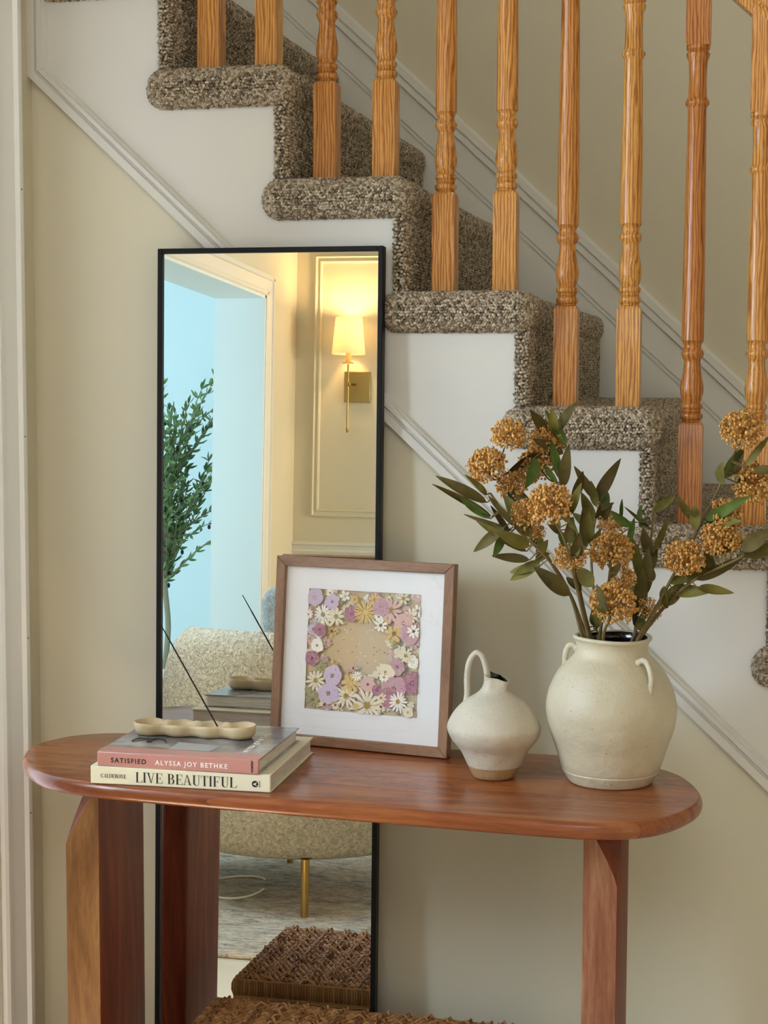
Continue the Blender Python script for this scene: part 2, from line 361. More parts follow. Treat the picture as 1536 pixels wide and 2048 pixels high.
# nail holes in the casing
nb = MB()
for z in (1.70, 1.28, .93, .62): nb.sphere((WL+.0208, -.089, z), .0016, 6, 4)
struct('trim_nail_holes', nb, mat('nail_hole', lin(60, 60, 62), .8))
# casing round the living room opening
def casing_x(X, sg):
    b = MB(); P = casing_profile()
    for yy, s in ((OY0, -1), (OY1, 1)):
        pts = [(X+sg*h, yy+s*(.088-u)) for u, h in P]
        b.prism(pts, 0, OZ+.088, 'z')
    n = len(P); b.add([(X+sg*h, OY0-.088, OZ+.088-u) for u, h in P]+[(X+sg*h, OY1+.088, OZ+.088-u) for u, h in P], [(i, (i+1) % n, n+(i+1) % n, n+i) for i in range(n)])
    return b
struct('trim_2', casing_x(-.97, 1), WHITE, smooth=True, angle=25)
b = MB(); b.box(-1.185, -.965, OY0, OY0+.012, 0, OZ); b.box(-1.185, -.965, OY1-.012, OY1, 0, OZ); b.box(-1.185, -.965, OY0, OY1, OZ-.012, OZ)
struct('trim_3', b, BRIGHTW)
# chair rail and panel mouldings on the back wall
PR = [(0, 0), (.008, .010), (.014, .014), (.024, .014), (.028, .007), (.040, .007), (.044, .018), (.054, .020), (.058, 0)]
b = MB(); b.prism([(-4.5+h, .876+u) for u, h in PR], -.97, 0.0, 'x'); b.prism([(-4.5+h, .876+u) for u, h in PR], 0.0, 3.4, 'x'); struct('trim_4', b, WHITE, smooth=True, angle=25)
def frame_sweep(b, x0, x1, z0, z1, yf, prof):       # mitred picture-frame moulding on a wall of constant y
    n = len(prof); vs = []
    for sx, sz, X, Z in ((1, 1, x0, z0), (-1, 1, x1, z0), (-1, -1, x1, z1), (1, -1, x0, z1)):
        vs += [(X+sx*u, yf+h, Z+sz*u) for u, h in prof]
    b.add(vs, [(k*n+i, k*n+i+1, ((k+1) % 4)*n+i+1, ((k+1) % 4)*n+i) for k in range(4) for i in range(n-1)])
PM = [(0, 0), (.002, .013), (.008, .016), (.013, .010), (.022, .008), (.028, .014), (.033, .012), (.036, 0)]
b = MB(); frame_sweep(b, -.887, -.45, 1.045, 2.21, -4.5, PM); frame_sweep(b, -.26, -.12, 1.045, 2.21, -4.5, PM)
frame_sweep(b, -.887, -.45, .2, .78, -4.5, PM)
struct('trim_5', b, CREAM, smooth=True, angle=25)
b = MB(); b.box(-.97, 3.4, -4.5, -4.485, 0, .13); b.box(-.97, -.955, OY1+.09, -2.0, 0, .13); b.box(-.97, -.955, -4.5, OY0-.09, 0, .13); struct('baseboard_back', b, WHITE)
b = MB(); b.box(WL+.0, 2.3, -.015, 0, 0, .13); struct('baseboard_front', b, WHITE, bevel=.003)

# ------------------------------------------------------------------ staircase
stair = empty('staircase', (1.0, .5, 0), 'carpeted staircase with white skirt board running down to the right behind the mirror and table', 'staircase')
def sp(o): o.matrix_parent_inverse = stair.matrix_world.inverted(); return o
stair.matrix_world = Matrix.Translation((1.0, .5, 0))
NT_ = 10
pts = [(WL+.001, zline(WL))]
pts += [(1.70, zline(1.70)), (1.9, 0.001), (2.35, 0.001)]
o = []
for k in range(9, -1, -1):
    zt_ = 1.9-RISE*k
    o += [((k+1)*RUN+.004, zt_-RISE-.0 if k < 9 else .001), ((k+1)*RUN+.004, zt_-.02)]
pts += o
pts += [(.004, 1.9), (.004, 2.07), (WL+.001, 2.07)]
b = MB(); b.prism(pts, -.004, .03, 'y'); sp(b.build('stringer', SKIRT, stair))
# moulding along the lower edge and up the corner
MP = [(0, 0), (0, .013), (.013, .013), (.0145, .008), (.0165, .008), (.019, .014), (.0255, .0145), (.028, .008), (.030, .0085), (.034, 0)]
dirs = Vector((1, 0, -.925)).normalized(); nrm = Vector((.925, 0, 1)).normalized()
b = MB(); vs = []; n = len(MP)
c0 = Vector((WL, 0, zline(WL)))
hv = Vector((1, 0, 0)); mit = (nrm+hv); mit /= mit.dot(hv)
for base, dv in ((Vector((WL, 0, 2.07)), hv), (c0, mit), (Vector((1.70, 0, zline(1.70))), nrm)):
    vs += [tuple(base+dv*u+Vector((0, -.004-h, 0))) for u, h in MP]
b.add(vs, [(k*n+i, k*n+i+1, (k+1)*n+i+1, (k+1)*n+i) for k in range(2) for i in range(n-1)])
sp(b.build('skirt_moulding', SKIRT, stair, smooth=True, angle=25))
# skirt on the far side: board, cap and lower board
def zf(X): return 2.236-.9255*(X-.023)+.012
b = MB()
def slope_board(off0, off1, th):
    b.prism([(-.3, zf(-.3)-off0), (2.4, zf(2.4)-off0), (2.4, zf(2.4)-off1), (-.3, zf(-.3)-off1)], W-th, W, 'y')
for a in ((0, .010, .012), (.010, .030, .022), (.030, .038, .016), (.038, .052, .020), (.052, .128, .012), (.128, .140, .009), (.140, .52, .006)): slope_board(*a)
sp(b.build('wall_skirt', WHITE, stair))
# carpet: base volumes and real loops on everything near
rng = np.random.default_rng(4)
def dome(n1=6):
    vs = [(0, 0, 1.0)]; 
    for zz, rr in ((.72, .62), (.12, 1.0), (-.45, .8)):
        for j in range(n1):
            a = 2*PI*j/n1; vs.append((rr*math.cos(a), rr*math.sin(a), zz))
    fs = [(0, 1+j, 1+(j+1) % n1) for j in range(n1)]
    for i in range(2): fs += [(1+i*n1+j, 1+(i+1)*n1+j, 1+(i+1)*n1+(j+1) % n1, 1+i*n1+(j+1) % n1) for j in range(n1)]
    return np.array(vs), fs
DV, DF = dome()
def loops_mesh(name, P, N, mat_, parent, r=.0032):
    n = len(P); N = N/np.linalg.norm(N, axis=1, keepdims=True); N = N+rng.normal(0, .22, N.shape); N /= np.linalg.norm(N, axis=1, keepdims=True)
    a = rng.normal(size=(n, 3)); T = np.cross(N, a); T /= np.linalg.norm(T, axis=1, keepdims=True); B = np.cross(N, T)
    sx = r*rng.uniform(.95, 1.5, n); sy = r*rng.uniform(.7, .95, n); sz = r*rng.uniform(.8, 1.5, n)
    V = P[:, None]+T[:, None]*(DV[None, :, 0:1]*sx[:, None, None])+B[:, None]*(DV[None, :, 1:2]*sy[:, None, None])+N[:, None]*(DV[None, :, 2:3]*sz[:, None, None])
    k = len(DV); me = bpy.data.meshes.new(name)
    lt = np.array([len(f) for f in DF]); fl = np.concatenate([np.array(f) for f in DF])
    idx = (np.arange(n)[:, None]*k+fl[None]).ravel(); tot = np.tile(lt, n); st = np.concatenate([[0], np.cumsum(tot)[:-1]])
    me.vertices.add(n*k); me.vertices.foreach_set('co', V.ravel()); me.loops.add(len(idx)); me.loops.foreach_set('vertex_index', idx.astype(np.int32))
    me.polygons.add(len(tot)); me.polygons.foreach_set('loop_start', st.astype(np.int32)); me.polygons.foreach_set('loop_total', tot.astype(np.int32))
    me.polygons.foreach_set('use_smooth', np.ones(len(tot), bool)); me.update(calc_edges=True)
    at_ = me.attributes.new('fleck', 'FLOAT', 'POINT'); at_.data.foreach_set('value', np.repeat(rng.uniform(0, 1, n), k).astype(np.float32))
    me.materials.append(mat_); o = bpy.data.objects.new(name, me); COL.objects.link(o); o.parent = parent
    return o
def rbox_pts(x0, x1, y0, y1, z0, z1, r, faces, sp_=.0047):
    out = []; nn = []
    for f in faces:
        ax, side = 'xyz'.index(f[0]), f[1]
        lo = [x0, y0, z0]; hi = [x1, y1, z1]; u, v = [i for i in range(3) if i != ax]
        nu = max(2, int((hi[u]-lo[u])/sp_)); nv = max(2, int((hi[v]-lo[v])/sp_))
        A, B_ = np.meshgrid(np.arange(nu), np.arange(nv), indexing='ij'); A = A+(B_ % 2)*.5
        A = (A+.25+rng.uniform(-.25, .25, A.shape))/nu; B_ = (B_+.5+rng.uniform(-.25, .25, B_.shape))/nv
        p = np.zeros((A.size, 3)); p[:, u] = lo[u]+A.ravel()*(hi[u]-lo[u]); p[:, v] = lo[v]+B_.ravel()*(hi[v]-lo[v]); p[:, ax] = hi[ax] if side == '+' else lo[ax]
        cl = np.clip(p, np.array(lo)+r, np.array(hi)-r); d = p-cl; L = np.linalg.norm(d, axis=1, keepdims=True)+1e-9
        out.append(cl+d/L*r); nn.append(d/L)
    return np.concatenate(out), np.concatenate(nn)
TH = .0637
def tread(k):
    zt_ = 1.9-RISE*k+.004; x0 = k*RUN-.016 if k > 0 else k*RUN-.016; x1 = (k+1)*RUN+.034
    if k == -1: x0 = WL+.012; x1 = .034
    r = .030
    b = MB(); b.box(x0+.004, x1-.004, -.026, W-.002, zt_-TH+.002, zt_-.003)
    o = b.build('tread_carpet', CARPB, stair, bevel=.026, seg=5); sp(o)
    P, N = rbox_pts(x0, x1, -.030, W-.004, zt_-TH, zt_, r, ['y-', 'x+'] + (['x-'] if k >= 0 else []))
    keep = ~((N[:, 0] < -.5) & (P[:, 1] > .02)); P, N = P[keep], N[keep]
    P2, N2 = rbox_pts(x0, x1, -.030, (.14 if k < 3 else W-.004), zt_-TH, zt_, r, ['z+'])
    P3, N3 = rbox_pts(x0, x1, -.030, .05, zt_-TH, zt_, r, ['z-'])
    P3k = (P3[:, 1] < .0); P3, N3 = P3[P3k], N3[P3k]
    l = loops_mesh('carpet_loops', np.concatenate([P, P2, P3])-np.array([1.0, .5, 0]), np.concatenate([N, N2, N3]), CARP, o)
    l.matrix_parent_inverse = Matrix.Identity(4); l.location = (1.0, .5, 0); l.matrix_parent_inverse = (stair.matrix_world @ stair.matrix_world.inverted()); tag(l, kind='stuff')
def riser(k):
    x0 = k*RUN+.004; zt_ = 1.9-RISE*(k-1)-TH; zb = 1.9-RISE*k
    b = MB(); b.box(x0+.002, x0+.017, -.004, W-.002, zb-.004, zt_+.03); o = b.build('riser_carpet', CARPB, stair); sp(o)
    P, N = rbox_pts(x0-.002, x0+.021, -.012, W-.004, zb-.01, zt_+.02, .010, ['y-'], .0056)
    P2, N2 = rbox_pts(x0-.002, x0+.021, -.012, W-.004, zb-.01, zt_+.02, .010, ['x+'], .0052)
    l = loops_mesh('carpet_loops', np.concatenate([P, P2])-np.array([1.0, .5, 0]), np.concatenate([N, N2]), CARP, o, .0031)
    l.location = (1.0, .5, 0); tag(l, kind='stuff')
for k in range(-1, 8): tread(k)
for k in range(0, 9): riser(k)
for k in (8, 9):
    b = MB(); b.box(k*RUN-.016, (k+1)*RUN+.034, -.03, W, 1.9-RISE*k-TH, 1.9-RISE*k); sp(b.build('tread_carpet', CARPB, stair, bevel=.028, seg=4))
b = MB(); b.box(9*RUN, 9*RUN+.02, -.01, W, 0, .2); b.box(9*RUN+.2, 10*RUN+.02, -.01, W, 0, .15); sp(b.build('riser_carpet', CARPB, stair))

# ------------------------------------------------------------------ balusters and rail
def prof_lower():
    # (radius, height above the tread) of the turned part
    h0 = .172
    return [(r_, h0+z_) for r_, z_ in [(.0158, .0015), (.0146, .004), (.0176, .0065), (.0186, .0105), (.0178, .0140), (.0140, .0168), (.0156, .0190), (.0148, .0212), (.0174, .0238), (.0184, .0272), (.0174, .0305), (.0140, .0330),
            (.0164, .040), (.0186, .048), (.0190, .056), (.0174, .069), (.0144, .086), (.0130, .098), (.0134, .102), (.0166, .107), (.0186, .112), (.0180, .1155), (.0146, .121), (.0138, .125), (.0150, .129), (.0174, .1335)]]
def baluster_mesh(neck, rail_h):
    """neck = height of the small bead where the shaft ends, rail_h = height at which the square top meets the rail"""
    b = MB(); h = .0192
    b.add([(-h, -h, 0), (h, -h, 0), (h, h, 0), (-h, h, 0), (-h, -h, .167), (h, -h, .167), (h, h, .167), (-h, h, .167),
           (-h*.80, -h*.80, .173), (h*.80, -h*.80, .173), (h*.80, h*.80, .173), (-h*.80, h*.80, .173)],
          [(0, 3, 2, 1), (0, 1, 5, 4), (1, 2, 6, 5), (2, 3, 7, 6), (3, 0, 4, 7), (4, 5, 9, 8), (5, 6, 10, 9), (6, 7, 11, 10), (7, 4, 8, 11), (8, 9, 10, 11)])
    up = [(.0180, .306), (.0176, .42), (.0148, neck-.006), (.0165, neck-.003), (.0188, neck), (.0192, neck+.004), (.0165, neck+.009), (.0150, neck+.011),
          (.0140, neck+.045), (.0150, neck+.067), (.0184, neck+.076), (.0190, neck+.080), (.0160, neck+.084), (.0188, neck+.087), (.0190, neck+.094)]
    b.lathe(prof_lower()+up, 32)
    z = neck+.092
    b.add([(-h*.9, -h*.9, z), (h*.9, -h*.9, z), (h*.9, h*.9, z), (-h*.9, h*.9, z), (-h, -h, z+.006), (h, -h, z+.006), (h, h, z+.006), (-h, h, z+.006),
           (-h, -h, rail_h), (h, -h, rail_h), (h, h, rail_h), (-h, h, rail_h)],
          [(0, 3, 2, 1), (0, 1, 5, 4), (1, 2, 6, 5), (2, 3, 7, 6), (3, 0, 4, 7), (4, 5, 9, 8), (5, 6, 10, 9), (6, 7, 11, 10), (7, 4, 8, 11), (8, 9, 10, 11)])
    return b
PLACE = ['leftmost of all, its square foot on the highest step', 'second from the left, square foot on the highest step',
         'third from the left, one step above the mirror top', 'fourth from the left, one step above the mirror top',
         'fifth from the left, on the step beside the mirror', 'sixth from the left, on the step beside the mirror',
         'seventh from the left, directly above the tallest leaves', 'eighth from the left, before the two rightmost ones',
         'darker and redder, rising behind the right flowers', 'rightmost, its top meeting the handrail']
oaks = []
for i in range(10):
    X = .0790+.1034*i; zt_ = 1.9-RISE*(i//2)
    # long shafts on the left post of each step, short on the right
    neck = .685 if i % 2 == 0 else .576
    rl = (1.9-RISE*4-.0)-.19*0
    railz = 1.955-.922*(X-1.0096)
    o = baluster_mesh(neck, max(railz-zt_+.02, neck+.15)).build('stair_baluster', OAK, None, smooth=True, angle=38)
    o.location = (X, .05, zt_)
    o.color = [(1,.95,.9,1),(1,1,1,1),(.84,.74,.66,1),(.95,.9,.84,1),(.92,.86,.8,1),(1,.98,.95,1),(.86,.76,.68,1),(.98,.98,.94,1),(.74,.58,.48,1),(.96,.92,.86,1)][i]
    o.rotation_euler = (0, 0, 0)
    tag(o, 'honey oak turned baluster, '+PLACE[i], 'baluster', 'oak balusters on the stairs')
X0, X1 = -.25, 1.35
b = MB(); rp = [(-.018, -.022), (.018, -.022), (.020, -.008), (.032, .0), (.033, .020), (.022, .036), (0, .041), (-.022, .036), (-.033, .020), (-.032, 0), (-.020, -.008)]
vs = []
for X in (X0, X1):
    z = 1.972-.922*(X-1.0096); vs += [(X, .05+u, z+v*1.3) for u, v in rp]
n = len(rp); b.add(vs, [(i, (i+1) % n, n+(i+1) % n, n+i) for i in range(n)]+[tuple(range(n))[::-1], tuple(range(n, 2*n))])
tag(b.build('handrail', OAK, None, smooth=True, angle=30), 'honey oak handrail sloping down in the top right corner', 'handrail')

# ------------------------------------------------------------------ leaning mirror
PHI, PSI = .0335, -.0115
MH, MW = 1.601, .3935
def mirror_point(u, v, d=0):    # u across, v up along the glass, d out of the glass
    e = Vector((math.cos(PSI), -math.sin(PSI), 0)); n = Vector((math.sin(PSI)*math.cos(PHI), math.cos(PSI)*math.cos(PHI), -math.sin(PHI))); upv = e.cross(n)
    base = Vector((.2075, -.035-1.602*math.tan(PHI), 0)); 
    return base+e*u+upv*v-n*d
e = Vector((math.cos(PSI), -math.sin(PSI), 0)); nn_ = Vector((math.sin(PSI)*math.cos(PHI), math.cos(PSI)*math.cos(PHI), -math.sin(PHI))); upv = e.cross(nn_)
mm = Matrix.Identity(4)
for i in range(3): mm[i][0] = e[i]; mm[i][1] = nn_[i]; mm[i][2] = upv[i]
base = Vector((.2105, -.0355-1.602*math.tan(PHI), 0)); mm.translation = base
mir = empty('leaning_mirror', base, 'tall narrow floor mirror in thin black frame leaning behind the console table', 'mirror')
mir.matrix_world = mm
b = MB(); t_, hw = .0085, MW/2
for (x0, x1, z0, z1) in ((-hw, -hw+t_, 0.002, MH), (hw-t_, hw, 0.002, MH), (-hw+t_, hw-t_, 0.002, t_), (-hw+t_, hw-t_, MH-t_, MH)): b.box(x0, x1, -.006, .016, z0, z1)
b.build('mirror_frame', BLACK, mir, bevel=.0012)
b = MB(); b.box(-hw+t_, hw-t_, 0, .004, t_, MH-t_); b.build('mirror_glass', MIRROR, mir)
b = MB(); b.box(-hw+t_, hw-t_, .0045, .014, t_, MH-t_); b.build('backing_board', BLACK, mir)

# ------------------------------------------------------------------ console table
ZT = .7727
TY = .003
outline = [(.28, -.072), (.08, -.076), (-.04, -.086), (-.105, -.118), (-.140, -.172), (-.147, -.235), (-.116, -.315), (-.045, -.392), (.046, -.424), (.16, -.437), (.45, -.453), (.72, -.467),
           (.822, -.463), (.892, -.428), (.938, -.35), (.950, -.265), (.915, -.155), (.85, -.095), (.76, -.065), (.60, -.062), (.44, -.068)]
ol = spline(outline, 8, True)
tbl = empty('console_table', (.4, -.26, 0), 'glossy reddish brown wooden console table with rounded oblong top and slab legs', 'console table')
def shift(pts, d):      # inset an outline
    n = len(pts); P = np.array(pts)[:, :2]; T = np.roll(P, -1, 0)-np.roll(P, 1, 0); T /= np.linalg.norm(T, axis=1, keepdims=True); N = np.stack([T[:, 1], -T[:, 0]], 1)
    c = P.mean(0); s = np.sign(((P-c)*N).sum()); return P-N*s*d
b = MB(); vs = []; TTH = .0245; rings = []
for k in range(13):
    a = PI*k/12-PI/2; rr = TTH/2
    rings.append((rr*.62*(1-math.cos(a)), rr*math.sin(a)))
n = len(ol)
for ins, z in [(.05, -TTH/2)]+rings+[(.05, TTH/2)]:
    vs += [(p[0]-.4, p[1]+.26, ZT-TTH/2+z) for p in shift(ol, ins)]
k = len(rings)+2
b.add(vs, [(i*n+j, i*n+(j+1) % n, (i+1)*n+(j+1) % n, (i+1)*n+j) for i in range(k-1) for j in range(n)]+[tuple(range(n)), tuple((k-1)*n+j for j in range(n))])
b.build('table_top', TTOP, tbl, smooth=True, angle=30)
def leg(x0, x1, outer, m2):
    """slab leg; the outer front corner is cut away towards the top. outer=-1 left leg, +1 right leg"""
    xi, xo = (x1, x0) if outer < 0 else (x0, x1)
    yf, yb = -.366, -.162; zt_ = ZT-TTH+.002; zc = .655; yc = -.255
    b = MB(); r = .012
    # rounded rear end
    N = 8; ring = []
    w2 = (x1-x0)/2; cx = (x0+x1)/2
    back = [(cx+w2*math.cos(a), yb-w2*.9+w2*.9*math.sin(a)) for a in [PI*j/N for j in range(N+1)]]   # from x1 round to x0
    def section(z):
        t = min(max((z-zc)/(zt_-zc), 0), 1); t = t**1.25
        # front outer corner moves inward / back with t
        ax = xo+(xi-xo)*t*.98; by = yf+(yc-yf)*t
        if outer < 0: pts = back+[(x0, by), (ax, yf), (x1, yf)]
        else: pts = back+[(x0, yf), (ax, yf), (x1, by)]
        return pts
    zs = [0, .3, zc]+[zc+(zt_-zc)*j/8 for j in range(1, 9)]; n = len(section(0)); vs = []
    for z in zs:
        vs += [(p[0]-.4, p[1]+.26, z) for p in section(z)]
    fs = [(i*n+j, i*n+(j+1) % n, (i+1)*n+(j+1) % n, (i+1)*n+j) for i in range(len(zs)-1) for j in range(n)]
    fs += [tuple(range(n))[::-1], tuple((len(zs)-1)*n+j for j in range(n))]
    b.add(vs, fs)
    # the front face is a strip of a paler board
    fi = 10 if outer < 0 else 9
    b.mi = [1 if (q < (len(zs)-1)*n and q % n == fi) else 0 for q in range(len(fs))]; b.m = 1
    return b.build('leg', [TLEG, m2], tbl, bevel=.003)
leg(-.0205, .0345, -1, TSAP)
TSAP2 = wood('pinkish_sapwood_facing', lin(112, 60, 40), lin(150, 96, 70), lin(188, 146, 112), (1, 1, .10), 17, .28, 2.8)
leg(.787, .836, 1, TSAP2)
b = MB(); b.lathe([(.012, 0), (.016, .004), (.016, .012)], 16, (.782-.4, -.415+.26, ZT-TTH-.010)); b.box(-.335, .40, .0, .05, ZT-TTH-.012, ZT-TTH+.001); b.build('under_rail', TLEG, tbl)

# ------------------------------------------------------------------ lettering
def text_mesh(s, size, name, m, parent, mtx, space=1.0, bold=0.0, align='LEFT'):
    c = bpy.data.curves.new(name, 'FONT'); c.body = s; c.size = size; c.space_character = space; c.extrude = .00015; c.offset = bold; c.align_x = align; c.resolution_u = 3
    o = bpy.data.objects.new(name+'_t', c); COL.objects.link(o); dg = bpy.context.evaluated_depsgraph_get(); dg.update()
    me = bpy.data.meshes.new_from_object(o.evaluated_get(dg)); bpy.data.objects.remove(o); bpy.data.curves.remove(c)
    me.materials.clear(); me.materials.append(m); o = bpy.data.objects.new(name, me); COL.objects.link(o); o.parent = parent; o.matrix_local = mtx
    return o
def didone(s, H, b, x=0.0, track=.08, cw=.62):
    """high contrast capitals as flat polygons in x, z; returns the end x. b is an MB, letters face -y"""
    K, T, S = .135*H, .028*H, .20*H     # thick stem, hairline, serif length
    def poly(p): b.prism([(x+q[0], q[1]) for q in p], 0, -.0003, 'y')
    def rect(x0, z0, x1, z1): poly([(x0, z0), (x1, z0), (x1, z1), (x0, z1)])
    def stem(cx, z0=0, z1=None, ser=True, top=True, bot=True):
        z1_ = H if z1 is None else z1; rect(cx-K/2, z0, cx+K/2, z1_)
        if ser and bot: rect(cx-K/2-.07*H, z0, cx+K/2+.07*H, z0+T)
        if ser and top: rect(cx-K/2-.07*H, z1_-T, cx+K/2+.07*H, z1_)
    def bowl(x0, z0, x1, z1, right=True, k=K):     # half ring, thick at the side
        n = 12; zc, rz = (z0+z1)/2, (z1-z0)/2; o = []; i_ = []
        for j in range(n+1):
            a = -PI/2+PI*j/n; o.append((x0+(x1-x0)*math.cos(a), zc+rz*math.sin(a))); i_.append((x0+(x1-x0-k)*math.cos(a), zc+(rz-T)*math.sin(a)))
        for j in range(n): poly([o[j], o[j+1], i_[j+1], i_[j]])
    for ch in s:
        wd = .6*H
        if ch == 'L': wd = .62*H; stem(.16*H); rect(.16*H, 0, wd, T); poly([(wd-T, 0), (wd, 0), (wd, .26*H), (wd-T, .20*H)])
        elif ch == 'I': wd = .30*H; stem(.15*H)
        elif ch == 'V':
            wd = .72*H; poly([(.06*H, H), (.06*H+K, H), (.42*H, 0), (.36*H, 0)]); poly([(.36*H, 0), (.40*H, 0), (.64*H, H), (.64*H-T, H)]); rect(-.02*H, H-T, .28*H, H); rect(.52*H, H-T, .74*H, H)
        elif ch in 'EF':
            wd = .62*H; stem(.16*H); rect(.16*H, H-T, wd-.02*H, H); rect(.16*H, .5*H-T/2, .46*H, .5*H+T/2); poly([(.44*H, .38*H), (.46*H, .38*H), (.46*H, .62*H), (.44*H, .62*H)])
            poly([(wd-.02*H-T, .80*H), (wd-.02*H, .74*H), (wd-.02*H, H), (wd-.02*H-T, H)])
            if ch == 'E': rect(.16*H, 0, wd, T); poly([(wd-T, 0), (wd, 0), (wd, .26*H), (wd-T, .20*H)])
        elif ch in 'BRD':
            stem(.16*H)
            if ch == 'D': wd = .78*H; rect(.16*H, 0, .34*H, T); rect(.16*H, H-T, .34*H, H); bowl(.34*H, 0, .74*H, H)
            else:
                wd = .68*H; rect(.16*H, H-T, .32*H, H); rect(.16*H, .52*H, .32*H, .52*H+T); bowl(.32*H, .52*H, .58*H, H)
                if ch == 'B': rect(.16*H, 0, .32*H, T); bowl(.32*H, 0, .64*H, .52*H+T)
                else: poly([(.36*H, .53*H), (.48*H, .53*H), (.72*H, 0), (.58*H, 0)])
        elif ch == 'A': wd = .74*H; poly([(.08*H, 0), (.08*H+T, 0), (.38*H, H), (.34*H, H)]); poly([(.34*H, H), (.39*H, H), (.70*H, 0), (.70*H-K, 0)]); rect(.18*H, .32*H, .56*H, .32*H+T); rect(0, 0, .2*H, T); rect(.48*H, 0, .78*H, T)
        elif ch == 'U':
            wd = .74*H; rect(.12*H, .25*H, .12*H+K, H); rect(.02*H, H-T, .36*H, H); rect(.60*H, .25*H, .60*H+T, H); rect(.50*H, H-T, .72*H, H); n = 12; o = []; i_ = []
            for j in range(n+1):
                a = PI+PI*j/n; cx = .12*H+.254*H; o.append((cx+.254*H*math.cos(a), .25*H+.26*H*math.sin(a))); u = j/n; i_.append((.12*H+K+(.48*H-K)*(.5-.5*math.cos(PI*u)), .25*H+.215*H*math.sin(a)))
            for j in range(n): poly([o[j], o[j+1], i_[j+1], i_[j]])
        elif ch == 'T': wd = .66*H; stem(.33*H, top=False); rect(.02*H, H-T, .64*H, H); poly([(.02*H, H), (.02*H, .74*H), (.02*H+T, .80*H), (.02*H+T, H)]); poly([(.64*H, H), (.64*H-T, H), (.64*H-T, .80*H), (.64*H, .74*H)])
        elif ch in 'OC':
            wd = .78*H; n = 28; o = []; i_ = []
            r0, r1 = (0, n) if ch == 'O' else (3, n-3)
            for j in range(n+1):
                a = 2*PI*j/n; o.append((.38*H+.36*H*math.cos(a), .5*H+.5*H*math.sin(a))); i_.append((.38*H+(.36*H-K)*math.cos(a), .5*H+(.5*H-T)*math.sin(a)))
            for j in range(r0, r1): poly([o[j], o[j+1], i_[j+1], i_[j]])
        elif ch == 'N': wd = .78*H; rect(.12*H, 0, .12*H+T, H); rect(.62*H, 0, .62*H+T, H); poly([(.08*H, H), (.08*H+K, H), (.62*H+T, 0), (.62*H, 0)]); rect(.02*H, 0, .24*H, T); rect(.52*H, H-T, .74*H, H)
        elif ch == ' ': wd = .34*H
        x += wd+track*H
    return x
# ------------------------------------------------------------------ books
PAPER = mat('page_edges', lin(226, 220, 206), .8); tpp = NT(PAPER); vv = tpp.coord((1, 1, 60)); tpp.col(tpp.ramp(tpp.noise(vv, 30, 2), [(.35, lin(196, 188, 172)), (.6, lin(232, 226, 212))]))
def book(name, label, fl, fr, depth_dir, D, z0, th, cover, spine, extra):
    ex = Vector((fr[0]-fl[0], fr[1]-fl[1], 0)); L = ex.length; ang = math.atan2(ex.y, ex.x)
    e = empty(name, (fl[0], fl[1], z0), label, 'book', None, (0, 0, ang))
    c = .0022; b = MB(); b.box(0, L, .004, D, 0, c); b.box(0, L, .004, D, th-c, th); b.m = 0
    b.build('cover', cover, e, bevel=.0005)
    b = MB(); b.box(0, L, 0, .0045, 0, th); b.build('spine', spine, e, bevel=.0018, seg=3)
    b = MB(); b.box(.004, L-.004, .0045, D-.004, c, th-c); b.build('page_block', PAPER, e)
    extra(e, L, D, th)
    return e
INK = mat('black_ink', lin(26, 24, 24), .6); WINK = mat('white_ink', lin(240, 230, 224), .6)
FRONT = lambda x, z: Matrix.Translation((x, -.0003, z)) @ Matrix.Rotation(PI/2, 4, 'X')
linen = mat('cream_cloth_cover', lin(224, 214, 186), .75); tl = NT(linen); tl.bump(tl.noise(tl.coord(), 900, 2), .2, .0004)
def ex_low(e, L, D, th):
    b = MB(); xe = didone('LIVE BEAUTIFUL', .0155, b, .0, .06); s_ = .1585/xe
    o = b.build('spine_title', INK, e); o.scale = (s_, 1, 1); o.location = (.0715, -.0002, .0052)
    b = MB(); xe = didone('CALDERONE', .0060, b, 0, .02); o = b.build('spine_author', INK, e); o.scale = (.0405/xe, 1, 1); o.location = (.0165, -.0002, .0098)
    b = MB(); b.prism([(.2575+.0049*math.cos(2*PI*j/24), .0125+.0049*math.sin(2*PI*j/24)) for j in range(24)], 0, -.0004, 'y'); d = b.build('publisher_mark', INK, e)
    a = text_mesh('A', .0078, 'mark_letter', WINK, d, Matrix.Translation((.2602, -.0006, .0098)) @ Matrix.Rotation(PI/2, 4, 'X') @ Matrix.Rotation(PI/2, 4, 'Z'), 1, .0001)
    text_mesh('ABRAMS', .0026, 'publisher_name', INK, e, Matrix.Translation((.2655, -.0003, .0075)) @ Matrix.Rotation(PI/2, 4, 'X') @ Matrix.Rotation(PI/2, 4, 'Z'), 1.1)
lf, lr = (.0495, -.4285), (.3305, -.4180)
book('book', 'thick cream clothbound book with black serif title, lower of the two stacked books', lf, lr, None, .262, ZT+.0004, .0268, linen, linen, ex_low)
def photo_cover():
    m = mat('grey_photo_cover', rough=.22); t = NT(m); v = t.coord()
    a = t.ramp(t.noise(v, 14, 3, .5, .6), [(.3, lin(88, 84, 84)), (.5, lin(132, 128, 128)), (.66, lin(176, 172, 170)), (.8, lin(120, 100, 88))])
    t.col(a); return m
pink = mat('dusty_pink_jacket', lin(190, 132, 122), .32)
